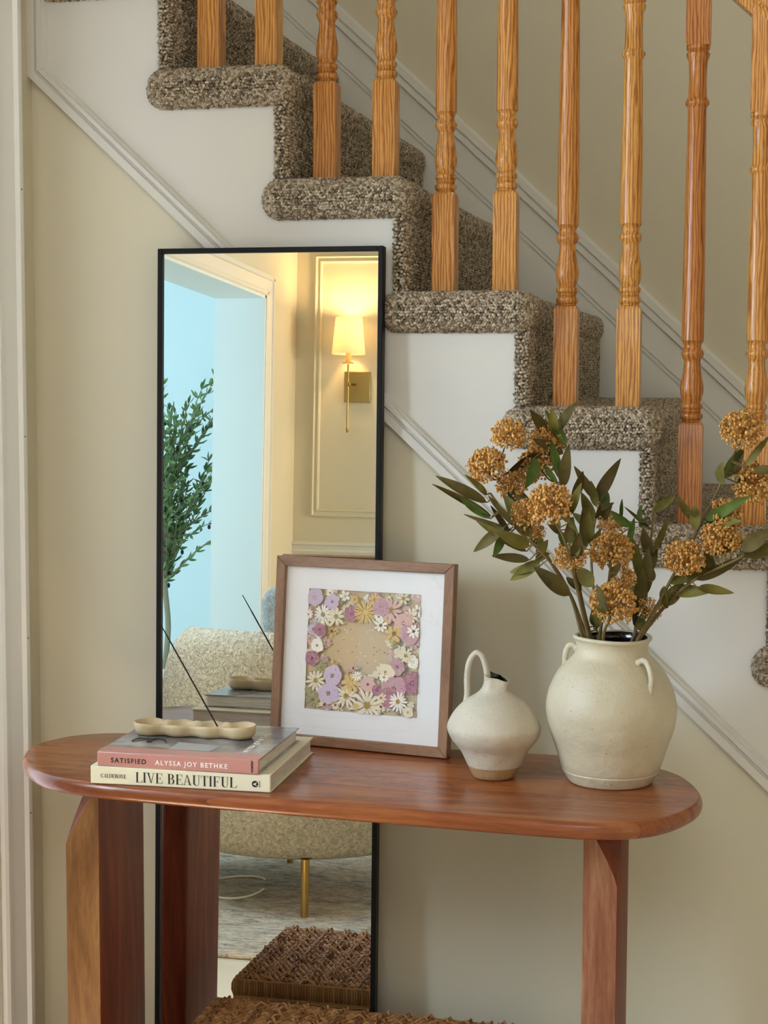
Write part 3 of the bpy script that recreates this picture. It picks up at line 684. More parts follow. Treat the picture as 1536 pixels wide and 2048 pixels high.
def ex_up(e, L, D, th):
    text_mesh('SATISFIED', .0100, 'spine_title', INK, e, FRONT(.022, .0066), 1.30, .00018)
    text_mesh('ALYSSA JOY BETHKE', .0100, 'spine_author', WINK, e, FRONT(.0925, .0066), 1.27, .00018)
    text_mesh('WORTHY', .0040, 'publisher_name', INK, e, Matrix.Translation((L-.0085, -.0003, .0030)) @ Matrix.Rotation(PI/2, 4, 'X') @ Matrix.Rotation(PI/2, 4, 'Z'), 1.05, .0002)
    b = MB(); b.box(.0002, L-.0002, .0045, .034, th, th+.0003); b.build('jacket_fold', pink, e)
    o = text_mesh('ALYSSA JOY BETHKE', .0125, 'cover_author', WINK, e, Matrix.Translation((L-.030, .045, th+.0002)) @ Matrix.Rotation(PI/2, 4, 'Z'), 1.15, .0001)
    b = MB(); fabric = mat('pale_grey_cloth_print', lin(168, 165, 166), .4)
    b.add([(.10, .036, th+.0003), (.165, .036, th+.0003), (.172, .075, th+.0003), (.10, .085, th+.0003)], [(0, 1, 2, 3)]); b.build('cover_print', fabric, e)
    # curly letters at the left of the cover
    b = MB(); b.tube([(.03+.022*math.sin(t*1.0)+t*.004, .085+.013*math.sin(t*2.1+.5), th+.0006) for t in [j*.18 for j in range(64)]], .0006, 5, .4); b.build('cover_script', INK, e)
uz = ZT+.0274
book('book', 'dusty pink book with grey photo cover, stacked on the cream book', (.0600, -.4350+.008), (.3130, -.4290+.008), None, .228, uz, .0222, photo_cover(), pink, ex_up)
TZ = uz+.0226
# ------------------------------------------------------------------ incense tray and stick
tray = MB()
cx0, cy0 = .1665, -.292; ta = math.radians(3)
nl = 64
def lobe_outline(scale=1.0, off=0.0):
    out = []
    L, n = .197, 4; r = .026
    cs = [(-L/2+r+(L-2*r)*i/3) for i in range(4)]
    # union of four discs softened at the waists
    N = 160
    for j in range(N):
        a = 2*PI*j/N; X = (L/2-0)*math.cos(a); 
        out.append(X)
    top = []
    xs = np.concatenate([(-np.cos(np.linspace(0, PI, 90)))*L/2])
    ys = []
    for x in xs:
        best = 0
        for c in cs:
            d = r*r*1.0-(x-c)**2
            if d > 0: best = max(best, math.sqrt(d))
        # waist fill
        if cs[0] < x < cs[-1]: best = max(best, r*.60)
        ys.append(best)
    ys = np.array(ys); ys = np.convolve(np.pad(ys, 2, mode='edge'), np.ones(5)/5, 'valid'); ys[0] = ys[-1] = 0
    P = [(x, -y) for x, y in zip(xs, ys)]+[(x, y) for x, y in list(zip(xs, ys))[-2:0:-1]]
    return np.array(P)
LO = lobe_outline()
def ins(P, d):
    T = np.roll(P, -1, 0)-np.roll(P, 1, 0); T /= np.linalg.norm(T, axis=1, keepdims=True)+1e-9; N = np.stack([T[:, 1], -T[:, 0]], 1); return P-N*d
rings = [(.012, 0), (.006, .0008), (.0015, .006), (.0, .0125), (-.0004, .0165), (.0008, .0182), (.0022, .0178), (.0038, .0150), (.006, .0085), (.010, .0050), (.016, .0042)]
vs = []; n = len(LO)
for qi, (d, z) in enumerate(rings):
    for p in ins(LO, d):
        wst = abs(math.sin((p[0]+.0725+.026*0)/(.145/3)*PI)) if abs(p[0]) < .0725 else 0     # 1 midway between two bowls
        zz = z*(1.12-.10*wst*(4 <= qi <= 6)) if qi < 7 else z+.0060*wst**3
        vs.append((p[0], p[1], zz))
tray.add(vs, [(i*n+j, i*n+(j+1) % n, (i+1)*n+(j+1) % n, (i+1)*n+j) for i in range(len(rings)-1) for j in range(n)]+[tuple(range(n))[::-1], tuple((len(rings)-1)*n+j for j in range(n))])
o = tray.build('incense_tray', TRAYM, None, smooth=True, angle=75); o.location = (cx0, cy0, TZ+.0003); o.rotation_euler = (0, 0, ta)
tag(o, 'small cream stoneware tray of four joined lobes holding an incense stick', 'tray')
inc = at(440, 1458, -.275); tip = at(318, 1243, -.272)
b = MB(); A = Vector((inc[0], inc[1], TZ+.006)); B_ = Vector(tip); b.tube([A, A.lerp(B_, .82)], .0013, 8); o = b.build('incense_stick', mat('dark_incense', lin(44, 30, 28), .9), None, smooth=True)
b = MB(); b.tube([A.lerp(B_, .82), B_], [.0011, .0008], 8); b.build('stick_end', mat('charcoal_incense', lin(30, 24, 26), .9), o)
tag(o, 'thin dark incense stick leaning out of the cream lobed tray', 'incense')

# ------------------------------------------------------------------ framed pressed flowers
fy, fl_ = -.1503, .1001
fe = Vector((math.cos(fy), math.sin(fy), 0)); fu = Vector((-math.sin(fy)*math.sin(fl_), math.cos(fy)*math.sin(fl_), math.cos(fl_))); fn = fe.cross(fu)   # fn towards the viewer
mm = Matrix.Identity(4)
for i in range(3): mm[i][0] = fe[i]; mm[i][1] = -fn[i]; mm[i][2] = fu[i]
mm.translation = Vector((.2276, -.1005, ZT+.0022))
FW, FH = .3165, .3125
pf = empty('picture_frame', mm.translation, 'square light walnut picture frame with pressed flowers leaning on the mirror', 'picture frame')
pf.matrix_world = mm
t_ = .0165
def bar(pts, m_): MB().prism(pts, -.0, .020, 'y').build('frame_bar', m_, pf, bevel=.0012)
bar([(0, 0), (FW, 0), (FW-t_, t_), (t_, t_)], WALNUT); bar([(0, FH), (t_, FH-t_), (FW-t_, FH-t_), (FW, FH)], WALNUT)
bar([(0, 0), (t_, t_), (t_, FH-t_), (0, FH)], WALNUTV); bar([(FW, 0), (FW, FH), (FW-t_, FH-t_), (FW-t_, t_)], WALNUTV)
MATB = mat('white_mount_board', lin(236, 233, 232), .8)
ax0, ax1, az0, az1 = .0585, .2590, .0600, .2600
b = MB()
for q in ([(t_-.002, t_-.002), (FW-t_+.002, t_-.002), (ax1, az0), (ax0, az0)], [(ax0, az1), (ax1, az1), (FW-t_+.002, FH-t_+.002), (t_-.002, FH-t_+.002)],
          [(t_-.002, t_-.002), (ax0, az0), (ax0, az1), (t_-.002, FH-t_+.002)], [(ax1, az0), (FW-t_+.002, t_-.002), (FW-t_+.002, FH-t_+.002), (ax1, az1)]):
    b.prism(q, .0085, .0105, 'y')
b.build('mount_board', MATB, pf)
b = MB(); b.box(t_-.002, FW-t_+.002, .0125, .017, t_-.002, FH-t_+.002); b.build('backing_board', mat('backing', lin(90, 70, 52), .8), pf)
# flowers: flat pressed petals in layers
rnd = random.Random(11)
ART = [mat('art_'+nm, lin(*c), .7) for nm, c in (('tan', (203, 176, 138)), ('cream_petal', (226, 214, 186)), ('white_petal', (238, 232, 220)), ('mauve_petal', (188, 146, 160)), ('lilac_petal', (196, 178, 204)), ('gold_eye', (158, 124, 56)),
       ('brown', (104, 78, 56)), ('ochre_petal', (212, 178, 110)), ('sage', (150, 146, 104)), ('plum_petal', (160, 104, 128)), ('rose_petal', (212, 170, 166)))]
for ma in ART[1:]:
    ta_ = NT(ma); c0_ = tuple(ma.node_tree.nodes['Principled BSDF'].inputs['Base Color'].default_value); nz = ta_.noise(ta_.coord(), 130, 4, .7, 1.5)
    ta_.col(ta_.ramp(nz, [(.30, tuple(x*.72 for x in c0_[:3])+(1,)), (.46, c0_), (.64, tuple(.55*x+.45*y for x, y in zip(c0_[:3], lin(206, 182, 142)[:3]))+(1,))]))
b = MB(); b.m = 1; b.mi = []
def art_poly(pts, mi, layer):
    pts = [(min(max(p[0], ax0), ax1), min(max(p[1], az0), az1)) for p in pts]
    k0 = len(b.v); y = .0118-layer*.000012
    b.v += [(p[0], y, p[1]) for p in pts]; b.f.append(tuple(k0+i for i in range(len(pts)))); b.mi.append(mi)
art_poly([(ax0, az0), (ax1, az0), (ax1, az1), (ax0, az1)], 0, 0)
layer = 1
def petal(cx, cz, a, r0, r1, wd, mi):
    c, s = math.cos(a), math.sin(a); P = []
    for u, v in ((r0, 0), (r0+(r1-r0)*.35, wd*.8), (r0+(r1-r0)*.75, wd), (r1, wd*.35), (r1, -wd*.35), (r0+(r1-r0)*.75, -wd), (r0+(r1-r0)*.35, -wd*.8)):
        P.append((cx+u*c-v*s, cz+u*s+v*c))
    art_poly(P, mi, layer)
def bloom(cx, cz, r, n, mi, eye, wfac=1.0, er=.24):
    global layer
    a0 = rnd.uniform(0, 6.28)
    for k in range(n):
        layer += .12; petal(cx, cz, a0+2*PI*k/n+rnd.uniform(-.08, .08), r*.12, r*rnd.uniform(.85, 1.05), r*wfac*2.2/n, mi)
    layer += .5; art_poly([(cx+r*er*math.cos(2*PI*j/14)*rnd.uniform(.85, 1.1), cz+r*er*math.sin(2*PI*j/14)*rnd.uniform(.85, 1.1)) for j in range(14)], eye, layer); layer += .5
def pan(u, v): return ax0+u*(ax1-ax0), az1-v*(az1-az0)       # u right, v down, 0..1
def edgeclip(cx, cz, r): return True
for _ in range(330):       # small background blooms and scraps crowding the borders
    u, v = rnd.random(), rnd.random()
    if .30 < u < .74 and .27 < v < .62: continue
    if u < .3 and .35 < v < .62 and u > .17: continue
    x, z = pan(u, v); r = rnd.uniform(.004, .012)
    bloom(x, z, r, rnd.choice([5, 6, 8, 12]), rnd.choice([1, 1, 1, 2, 2, 3, 4, 7, 10, 8]), rnd.choice([5, 6, 8, 1, 1]), rnd.uniform(.5, 1.1))
for u, v, r, n, mi, eye in [(.14, .21, .018, 16, 2, 8), (.26, .22, .017, 9, 1, 8), (.06, .07, .016, 5, 4, 4), (.22, .10, .014, 7, 4, 9), (.40, .19, .014, 5, 9, 9), (.52, .17, .022, 26, 7, 7), (.42, .07, .008, 10, 7, 5), (.60, .06, .012, 8, 7, 5),
        (.74, .14, .022, 12, 10, 5), (.92, .18, .013, 9, 1, 5), (.66, .12, .016, 7, 3, 3), (.86, .24, .018, 5, 10, 10), (.78, .33, .017, 8, 7, 6), (.92, .33, .018, 5, 3, 3), (.66, .27, .012, 8, 2, 6), (.79, .42, .007, 8, 8, 6), (.95, .30, .012, 9, 2, 6),
        (.89, .50, .013, 10, 1, 5), (.82, .60, .015, 6, 3, 9), (.72, .65, .016, 6, 1, 5), (.96, .72, .020, 7, 9, 9), (.80, .78, .023, 6, 3, 9), (.76, .86, .018, 5, 9, 9), (.84, .88, .017, 15, 2, 5), (.69, .86, .010, 9, 1, 5), (.57, .93, .028, 14, 1, 5),
        (.38, .87, .020, 13, 1, 5), (.25, .71, .019, 6, 4, 9), (.22, .86, .020, 6, 4, 9), (.10, .76, .018, 12, 1, 5), (.42, .76, .018, 8, 7, 7), (.57, .76, .014, 6, 10, 6), (.65, .80, .010, 5, 9, 9), (.47, .70, .009, 9, 2, 1), (.71, .69, .009, 8, 2, 5),
        (.12, .34, .012, 5, 9, 6), (.10, .47, .013, 7, 2, 6), (.06, .58, .013, 5, 9, 6), (.08, .92, .014, 9, 8, 6), (.47, .95, .006, 6, 7, 5), (.93, .96, .010, 6, 1, 8)]:
    x, z = pan(u, v); bloom(x, z, r, n, mi, eye, 1.2 if n < 8 else .72, .13 if n < 8 else .23)
for _ in range(60):
    u, v = rnd.uniform(.2, .8), rnd.uniform(.25, .72); x, z = pan(u, v); layer += .1
    art_poly([(x+.0011*math.cos(j*1.05)*rnd.uniform(.6, 1.3), z+.0011*math.sin(j*1.05)) for j in range(6)], rnd.choice([1, 2, 6]), layer)
b.build('pressed_flowers', ART, pf)
b = MB(); b.box(t_-.001, FW-t_+.001, .0055, .0070, t_-.001, FH-t_+.001); b.build('frame_glass', GL, pf)

# ------------------------------------------------------------------ pitcher and vase
PX, PY = .6325, -.236
pit = empty('ceramic_pitcher', (PX, PY, ZT), 'small off white ceramic pitcher with tall loop handle and bare clay foot', 'pitcher')
prof = [(.030, 0), (.0325, .002), (.0365, .010), (.0405, .019)]
b = MB(); b.lathe(prof, 48, (0, 0, .0008)); b.lathe([(.012, 0), (.0045, 0)], 12, (0, 0, .0001), cap=False); b.build('clay_foot', CLAY, pit, smooth=True, angle=50)
pp = spline([(.0405, .019), (.0425, .022), (.0525, .043), (.0655, .060), (.0712, .074), (.0705, .084), (.0615, .1005), (.0450, .118), (.0280, .129), (.0195, .137), (.0165, .146), (.0160, .154), (.0168, .158)], 5)
b = MB(); n = 48
full = [(r, z) for r, z in pp]+[(.0150, .1585), (.0135, .153), (.0135, .140), (.0200, .130)]
k = len(full); vs = []
spd = math.radians(-25)
for i, (r, z) in enumerate(full):
    for j in range(n):
        a = 2*PI*j/n; rr = r*(1+.015*math.sin(3*a+z*40)); zz = z
        if z > .128:
            d = math.atan2(math.sin(a-spd), math.cos(a-spd)); t = min(1, (z-.128)/.03)
            g = math.exp(-(d/.36)**2)*t; side = math.exp(-((abs(d)-.95)/.45)**2)*t
            rr = rr*(1-.22*side)+.0095*g; zz = z-.004*g*t-.004*(math.cos(a-spd)*.5+.5)*t
            zz += .006*math.exp(-((abs(d)-PI)/.7)**2)*t
        vs.append((rr*math.cos(a), rr*math.sin(a), zz))
b.add(vs, [(i*n+j, i*n+(j+1) % n, (i+1)*n+(j+1) % n, (i+1)*n+j) for i in range(k-1) for j in range(n)]+[tuple((k-1)*n+j for j in range(n))])
body = b.build('pitcher_body', [GLAZE2, DARKGL], pit, smooth=True, angle=80)
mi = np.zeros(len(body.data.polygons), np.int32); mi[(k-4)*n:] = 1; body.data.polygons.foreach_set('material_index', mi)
hp = spline([(-.047, .006, .104), (-.0435, .007, .125), (-.0440, .006, .150), (-.0405, .004, .175), (-.0310, .003, .190), (-.0215, .002, .1885), (-.0160, .001, .178), (-.0120, .0, .163), (-.0110, 0, .150), (-.010, 0, .143)], 5)
b = MB(); b.tube(hp, [.0062-.0008*math.sin(PI*i/len(hp)) for i in range(len(hp))], 12, .85); b.build('pitcher_handle', GLAZE2, pit, smooth=True, angle=80)
VX, VY = .8090, -.2165
vase = empty('stoneware_vase', (VX, VY, ZT), 'large off white stoneware vase with small loop handles holding dried flowers', 'vase')
vp = spline([(.0570, .0), (.0625, .0015), (.0660, .006), (.0718, .0158), (.0731, .0185), (.0728, .0200), (.0748, .024), (.0800, .040), (.0855, .058), (.0945, .085), (.0985, .112), (.0965, .130), (.0925, .145), (.0800, .170), (.0665, .184), (.0580, .193), (.0545, .201), (.0540, .209), (.0560, .2155), (.0590, .219), (.0597, .2215), (.0580, .2238), (.0550, .2240)], 4)
inner = [(.0530, .222), (.0510, .214), (.0500, .200), (.060, .185), (.080, .16)]
b = MB(); n = 72; full = vp+inner; k = len(full); vs = []
for r, z in full:
    for j in range(n):
        a = 2*PI*j/n; rr = r*(1+.006*math.sin(2*a+1+z*9)+.004*math.sin(5*a+z*30)); vs.append((rr*math.cos(a), rr*math.sin(a), z+.0012*math.sin(2*a)*(z/.22)))
b.add(vs, [(i*n+j, i*n+(j+1) % n, (i+1)*n+(j+1) % n, (i+1)*n+j) for i in range(k-1) for j in range(n)]+[tuple(range(n))[::-1], tuple((k-1)*n+j for j in range(n))])
body = b.build('vase_body', [GLAZE, DARKGL], vase, smooth=True, angle=80)
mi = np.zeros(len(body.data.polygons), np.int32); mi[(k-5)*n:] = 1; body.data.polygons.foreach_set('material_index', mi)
for ang, hpts in ((R(172), [(.0535, .200), (.0600, .2050), (.0670, .2040), (.0715, .196), (.0735, .184), (.0720, .174)]), (R(-44), [(.0560, .188), (.0680, .1955), (.0780, .1935), (.0855, .183), (.0890, .170), (.0880, .158), (.0860, .150)]), (R(65), [(.0560, .188), (.0680, .1955), (.0780, .1935), (.0855, .183), (.0890, .170), (.0880, .158)])):
    pts = spline([(p[0], 0, p[1]) for p in hpts], 5)
    c, s = math.cos(ang), math.sin(ang)
    b = MB(); b.tube([(p[0]*c, p[0]*s, p[2]) for p in pts], [.0060, ]*3+[.0046]*(len(pts)-6)+[.0054, .0062, .0068], 12, .8); b.build('loop_handle', GLAZE, vase, smooth=True, angle=80)

# ------------------------------------------------------------------ dried flowers in the vase
def leafmat(name, c1, c2, rough=.65):
    m = mat(name, rough=rough, spec=.22); t = NT(m); v = t.coord(); t.col(t.ramp(t.noise(v, 30, 3), [(.3, c1), (.7, c2)])); return m
LG = [leafmat('olive_green_leaf', lin(84, 78, 30), lin(122, 112, 52)), leafmat('dark_olive_leaf', lin(64, 54, 22), lin(96, 82, 38)), leafmat('fresh_green_leaf', lin(64, 84, 34), lin(98, 118, 54))]
STEMM = leafmat('brown_green_stem', lin(92, 76, 44), lin(126, 106, 66), .7)
FLO = mat('dried_gold_florets', rough=.8); tf = NT(FLO); tf.col(tf.ramp(tf.vor(tf.coord(), 260, 'Color'), [(0, lin(152, 98, 38)), (.5, lin(202, 146, 70)), (1, lin(232, 190, 116))]))
C6 = lambda x, y: (820+x*.4661, 800+y*.4661)
MZ = ZT+.222
def px3(x, y, Y): p = C6(x, y); return Vector(at(p[0], p[1], Y))
# stems: polyline in photograph measure with depth at foot and at tip
STEMS = {
 'a': ([(735, 1000), (700, 870), (640, 745), (560, 650), (450, 545), (345, 400)], -.24, -.33),
 'b': ([(765, 1012), (738, 900), (700, 740), (662, 600), (610, 500)], -.25, -.34),
 'c': ([(750, 1000), (690, 840), (600, 690), (520, 540), (470, 440), (350, 310)], -.20, -.25),
 'd': ([(770, 1000), (735, 850), (700, 660), (672, 480), (640, 330), (600, 215)], -.19, -.22),
 'e': ([(800, 1005), (790, 850), (778, 680), (790, 540), (820, 420)], -.17, -.12),
 'f': ([(815, 1005), (842, 850), (862, 700), (866, 600)], -.22, -.27),
 'g': ([(830, 1010), (850, 950), (868, 890)], -.26, -.30),
 'h': ([(965, 1000), (985, 850), (1015, 700), (1035, 590), (1040, 520)], -.18, -.12),
 'i': ([(985, 1012), (1055, 895), (1110, 790), (1225, 575), (1290, 450), (1345, 335), (1415, 175)], -.24, -.26),
 'j': ([(1000, 1005), (1095, 885), (1215, 775), (1400, 685), (1560, 590)], -.21, -.30),
}
HEADS = [('c', 420, 160, 36), ('c', 335, 290, 39), ('d', 590, 190, 37), ('d', 552, 285, 40), ('b', 605, 458, 43), ('a', 500, 500, 34), ('e', 860, 545, 30), ('f', 866, 662, 43), ('g', 870, 885, 45), ('b', 690, 680, 34),
         ('j', 1180, 690, 40), ('j', 1335, 605, 40), ('i', 1350, 500, 34), ('i', 1425, 140, 42), ('i', 1455, 362, 42), ('h', 1025, 905, 26), ('c', 440, 375, 32), ('f', 912, 770, 26), ('a', 545, 575, 20)]
LV = [('a', 350, 500, 95, 360, 35, 1), ('a', 330, 440, 110, 325, 40, 1), ('a', 345, 510, 215, 415, 40, 2), ('a', 330, 405, 235, 320, 32, 0), ('a', 440, 560, 230, 490, 26, 1), ('a', 405, 545, 272, 652, 42, 1), ('a', 560, 690, 430, 775, 46, 0),
      ('a', 500, 650, 285, 520, 38, 0), ('a', 520, 590, 400, 400, 56, 0), ('a', 480, 560, 335, 410, 38, 1), ('c', 560, 225, 408, 322, 58, 1), ('c', 520, 435, 360, 365, 28, 0), ('d', 605, 160, 515, 42, 42, 1), ('d', 670, 200, 578, 38, 46, 2),
      ('d', 630, 135, 712, 12, 46, 1), ('d', 645, 340, 605, 170, 34, 2), ('d', 660, 370, 682, 190, 48, 1), ('d', 700, 430, 742, 305, 42, 1), ('b', 690, 490, 737, 355, 38, 0), ('e', 795, 440, 905, 250, 52, 1), ('e', 800, 430, 703, 282, 36, 1),
      ('e', 790, 540, 735, 395, 46, 0), ('e', 830, 480, 850, 395, 36, 2), ('e', 800, 490, 875, 440, 30, 1), ('b', 720, 670, 690, 500, 52, 0), ('e', 752, 640, 745, 450, 40, 1), ('e', 775, 620, 765, 470, 36, 0), ('f', 950, 545, 858, 473, 44, 2),
      ('h', 905, 520, 910, 425, 14, 2), ('h', 940, 630, 962, 505, 30, 2), ('h', 985, 520, 990, 450, 24, 2), ('h', 1045, 480, 1142, 405, 34, 0), ('h', 1040, 560, 920, 458, 14, 1), ('h', 1035, 670, 1000, 545, 52, 1), ('h', 1045, 650, 1112, 498, 32, 0),
      ('h', 985, 770, 955, 590, 48, 0), ('h', 1005, 840, 1022, 630, 52, 1), ('h', 985, 910, 995, 710, 52, 1), ('h', 965, 970, 962, 820, 42, 1), ('f', 785, 800, 715, 715, 58, 0), ('a', 685, 838, 528, 712, 58, 1), ('d', 790, 970, 792, 870, 34, 0),
      ('i', 1225, 525, 1150, 410, 46, 0), ('i', 1345, 332, 1430, 203, 58, 2), ('i', 1395, 320, 1432, 215, 30, 1), ('i', 1440, 285, 1545, 150, 26, 0), ('i', 1470, 305, 1600, 295, 34, 1), ('i', 1265, 515, 1460, 412, 42, 2), ('i', 1300, 500, 1440, 420, 44, 0),
      ('j', 1300, 645, 1405, 578, 48, 0), ('j', 1310, 665, 1450, 600, 48, 0), ('j', 1425, 645, 1560, 550, 60, 1), ('j', 1430, 675, 1600, 600, 34, 1), ('j', 1305, 725, 1265, 640, 44, 1), ('j', 1230, 772, 1440, 668, 44, 1), ('j', 1110, 790, 1335, 710, 54, 0),
      ('i', 1092, 882, 1175, 775, 52, 0), ('i', 965, 975, 1045, 958, 32, 0), ('a', 545, 665, 592, 600, 34, 0), ('f', 860, 760, 905, 700, 36, 0), ('g', 845, 900, 800, 790, 36, 1), ('d', 735, 800, 700, 690, 40, 1),
      ('b', 672, 615, 700, 500, 34, 1), ('c', 560, 620, 500, 520, 44, 0), ('h', 1030, 740, 1060, 640, 36, 1), ('c', 465, 470, 420, 390, 30, 1), ('f', 845, 880, 930, 800, 44, 1), ('d', 640, 560, 600, 470, 34, 0)]
LEAN = {'a': 'longest leaves reaching furthest left', 'b': 'large round head front left', 'c': 'three heads at the far left', 'd': 'tallest at the left, overlapping the carpet',
        'e': 'dark pointed leaves in the middle', 'f': 'round head second lowest in the middle', 'g': 'lowest round head above the rim', 'h': 'leafy upright right of the middle',
        'i': 'tallest at the right', 'j': 'bending low out to the right'}
rnd = random.Random(5)
def stem_pos(key, x, y):
    pts, y0, y1 = STEMS[key]; best = (1e9, None)
    L = [0]
    for i in range(len(pts)-1): L.append(L[-1]+math.hypot(pts[i+1][0]-pts[i][0], pts[i+1][1]-pts[i][1]))
    for i in range(len(pts)-1):
        a, c = np.array(pts[i], float), np.array(pts[i+1], float); p = np.array([x, y], float)
        t = min(max(np.dot(p-a, c-a)/np.dot(c-a, c-a), 0), 1); q = a+(c-a)*t; d = np.hypot(*(p-q))
        if d < best[0]: best = (d, q, (L[i]+(L[i+1]-L[i])*t)/L[-1])
    return best[1], y0+(y1-y0)*best[2]
for key in STEMS:
    pts, y0, y1 = STEMS[key]; n = len(pts); L = [0]
    for i in range(n-1): L.append(L[-1]+math.hypot(pts[i+1][0]-pts[i][0], pts[i+1][1]-pts[i][1]))
    P3 = [px3(p[0], p[1], y0+(y1-y0)*L[i]/L[-1]) for i, p in enumerate(pts)]
    foot = P3[0]; inside = Vector((VX+(foot.x-VX)*.2, VY+(foot.y-VY)*.2, ZT+.11)); mid = Vector((foot.x*.8+VX*.2, foot.y*.8+VY*.2, MZ-.02))
    st = empty('flower_stem', inside, 'dried flower stem in the vase, '+LEAN[key], 'flower', 'dried flower stems in the vase')
    sub = lambda p: Vector(p)-inside
    b = MB(); sp_ = spline([tuple(sub(inside)), tuple(sub(mid))]+[tuple(sub(p)) for p in P3], 6); b.tube(sp_, [.0034-.0020*i/len(sp_) for i in range(len(sp_))], 8)
    # side twigs to heads
    hs = [h for h in HEADS if h[0] == key]
    heads3 = []
    for _, x, y, r in hs:
        q, yy = stem_pos(key, x, y+90); a = sub(px3(q[0], q[1], yy)); Yh = yy+rnd.uniform(-.02, .01); c = sub(px3(x, y, Yh)); m_ = a.lerp(c, .5)+Vector((0, 0, -.008))
        b.tube(spline([tuple(a), tuple(m_), tuple(c)], 5), .0013, 6); heads3.append((c, r/1308*1.0, m_))
    lv = [l for l in LV if l[0] == key]; mbs = {}
    lv2 = []
    for l in lv:
        lv2.append(l)
        if rnd.random() < .55 and math.hypot(l[3]-l[1], l[4]-l[2]) > 70:
            a_ = rnd.choice([-1, 1])*rnd.uniform(.35, .75); k_ = rnd.uniform(.6, .85); dx, dy = (l[3]-l[1])*k_, (l[4]-l[2])*k_
            ox, oy = rnd.uniform(-14, 14), rnd.uniform(10, 40)
            lv2.append((l[0], l[1]+ox, l[2]+oy, l[1]+ox+dx*math.cos(a_)-dy*math.sin(a_), l[2]+oy+dx*math.sin(a_)+dy*math.cos(a_), l[5]*.9, rnd.choice([0, 0, 1, 2])))
    for _, x0, y0_, x1, y1_, wd, ci in lv2:
        q, yy = stem_pos(key, x0, y0_); A = sub(px3(q[0], q[1], yy)); base2 = sub(px3(x0, y0_, yy+rnd.uniform(-.012, .012))); T = sub(px3(x1, y1_, yy+rnd.uniform(-.05, .03)))
        b.tube([A, base2], .0010, 5)
        ln = (T-base2).length; d = (T-base2).normalized(); view = (Vector(CAM)-inside-base2).normalized(); side = d.cross(view).normalized(); nrm_ = side.cross(d).normalized()
        th_ = rnd.uniform(-.9, .9); s2 = side*math.cos(th_)+nrm_*math.sin(th_); n2 = s2.cross(d)
        hw_ = wd*.4661/1290/2*1.18; K = 12; bend = rnd.uniform(-.10, .10)*ln; mb = mbs.setdefault(ci, MB()); rows = []
        for i in range(K+1):
            t = i/K; wv = hw_*(math.sin(PI*min(1, t**.8))**.8 if t < 1 else 0)*(1-.15*t)+.0003
            c = base2+d*ln*t+nrm_*bend*math.sin(PI*t)+side*rnd.choice([1, -1])*.0
            fold = .28*wv
            rows.append([c-s2*wv+n2*fold, c-s2*wv*.5+n2*fold*.35, c, c+s2*wv*.5+n2*fold*.35, c+s2*wv+n2*fold])
        vs = [tuple(p) for r_ in rows for p in r_]; nv = len(vs); vs += [tuple(Vector(v)-n2*.0004) for v in vs]
        fs = []
        for i in range(K):
            for j in range(4):
                a0 = i*5+j; fs.append((a0, a0+1, a0+6, a0+5)); fs.append((nv+a0, nv+a0+5, nv+a0+6, nv+a0+1))
        mb.add(vs, fs)
    b.build('stem', STEMM, st, smooth=True, angle=80)
    fb = MB(); fb.m = 1; tot = []
    for ci, mb in mbs.items():
        k0 = len(fb.v); fb.v += mb.v; fb.f += [tuple(k0+i for i in f) for f in mb.f]; fb.mi += [ci]*len(mb.f)
    if fb.f: fb.build('foliage', LG, st, smooth=True, angle=80)
    for c, r, m_ in heads3:
        hb = MB(); N = int(300*(r/.032)**1.6); up = (c-m_).normalized(); core = c-up*r*.35
        for j in range(N):
            v = Vector((rnd.gauss(0, 1), rnd.gauss(0, 1), rnd.gauss(0, 1))).normalized()
            if v.dot(up) < -.55: v = v-up*2*v.dot(up)
            rad = r*rnd.uniform(.80, 1.05)*(1 if v.dot(up) > -.1 else .9); p = c+v*rad
            if j % 2 == 0: hb.tube([core.lerp(c, .5), p], .00045, 3)
            s_ = r*rnd.uniform(.045, .085)
            hb.sphere(p, s_, 5, 3, (1, 1, 1.2)); 
            if j % 3 == 0: hb.sphere(p+Vector((rnd.gauss(0, 1), rnd.gauss(0, 1), rnd.gauss(0, 1)))*.0018, s_*.8, 5, 3)
        for j in range(int(N*.5)):
            v = Vector((rnd.gauss(0, 1), rnd.gauss(0, 1), rnd.gauss(0, 1))).normalized(); p = c+v*r*rnd.uniform(.55, .8); hb.sphere(p, r*.07, 5, 3)
        hb.build('flower_head', FLO, st, smooth=True, angle=80)

# ------------------------------------------------------------------ woven basket under the table
RUSH = mat('brown_rush_weave', rough=.7); tr_ = NT(RUSH)
at2 = tr_.n('ShaderNodeAttribute', attribute_name='fleck'); tr_.col(tr_.ramp(at2.outputs['Fac'], [(0, lin(98, 60, 26)), (.5, lin(144, 96, 48)), (1, lin(182, 134, 78))]))
def strands(name, tubes, parent, m_):
    b = MB(); fl = []
    for pts, r, f in tubes:
        k0 = len(b.v); b.tube(pts, r, 6); fl += [f]*(len(b.v)-k0)
    o = b.build(name, m_, parent, smooth=True, angle=80); a = o.data.attributes.new('fleck', 'FLOAT', 'POINT'); a.data.foreach_set('value', np.array(fl, np.float32)); return o
BX0, BX1, BY0, BY1, BH = .142, .700, -.470, -.128, .338
bk = empty('woven_basket', ((BX0+BX1)/2, (BY0+BY1)/2, 0), 'brown woven rush lidded basket standing under the console table', 'basket')
off = Vector(((BX0+BX1)/2, (BY0+BY1)/2, 0)); rnd = random.Random(8); tb = []
core = MB(); core.box(BX0-off.x+.008, BX1-off.x-.008, BY0-off.y+.008, BY1-off.y-.008, BH-.035, BH-.010)
core.build('lid', mat('dark_rush_core', lin(60, 36, 18), .9), bk, bevel=.006)
lid = bk.children[0]
ny = 34
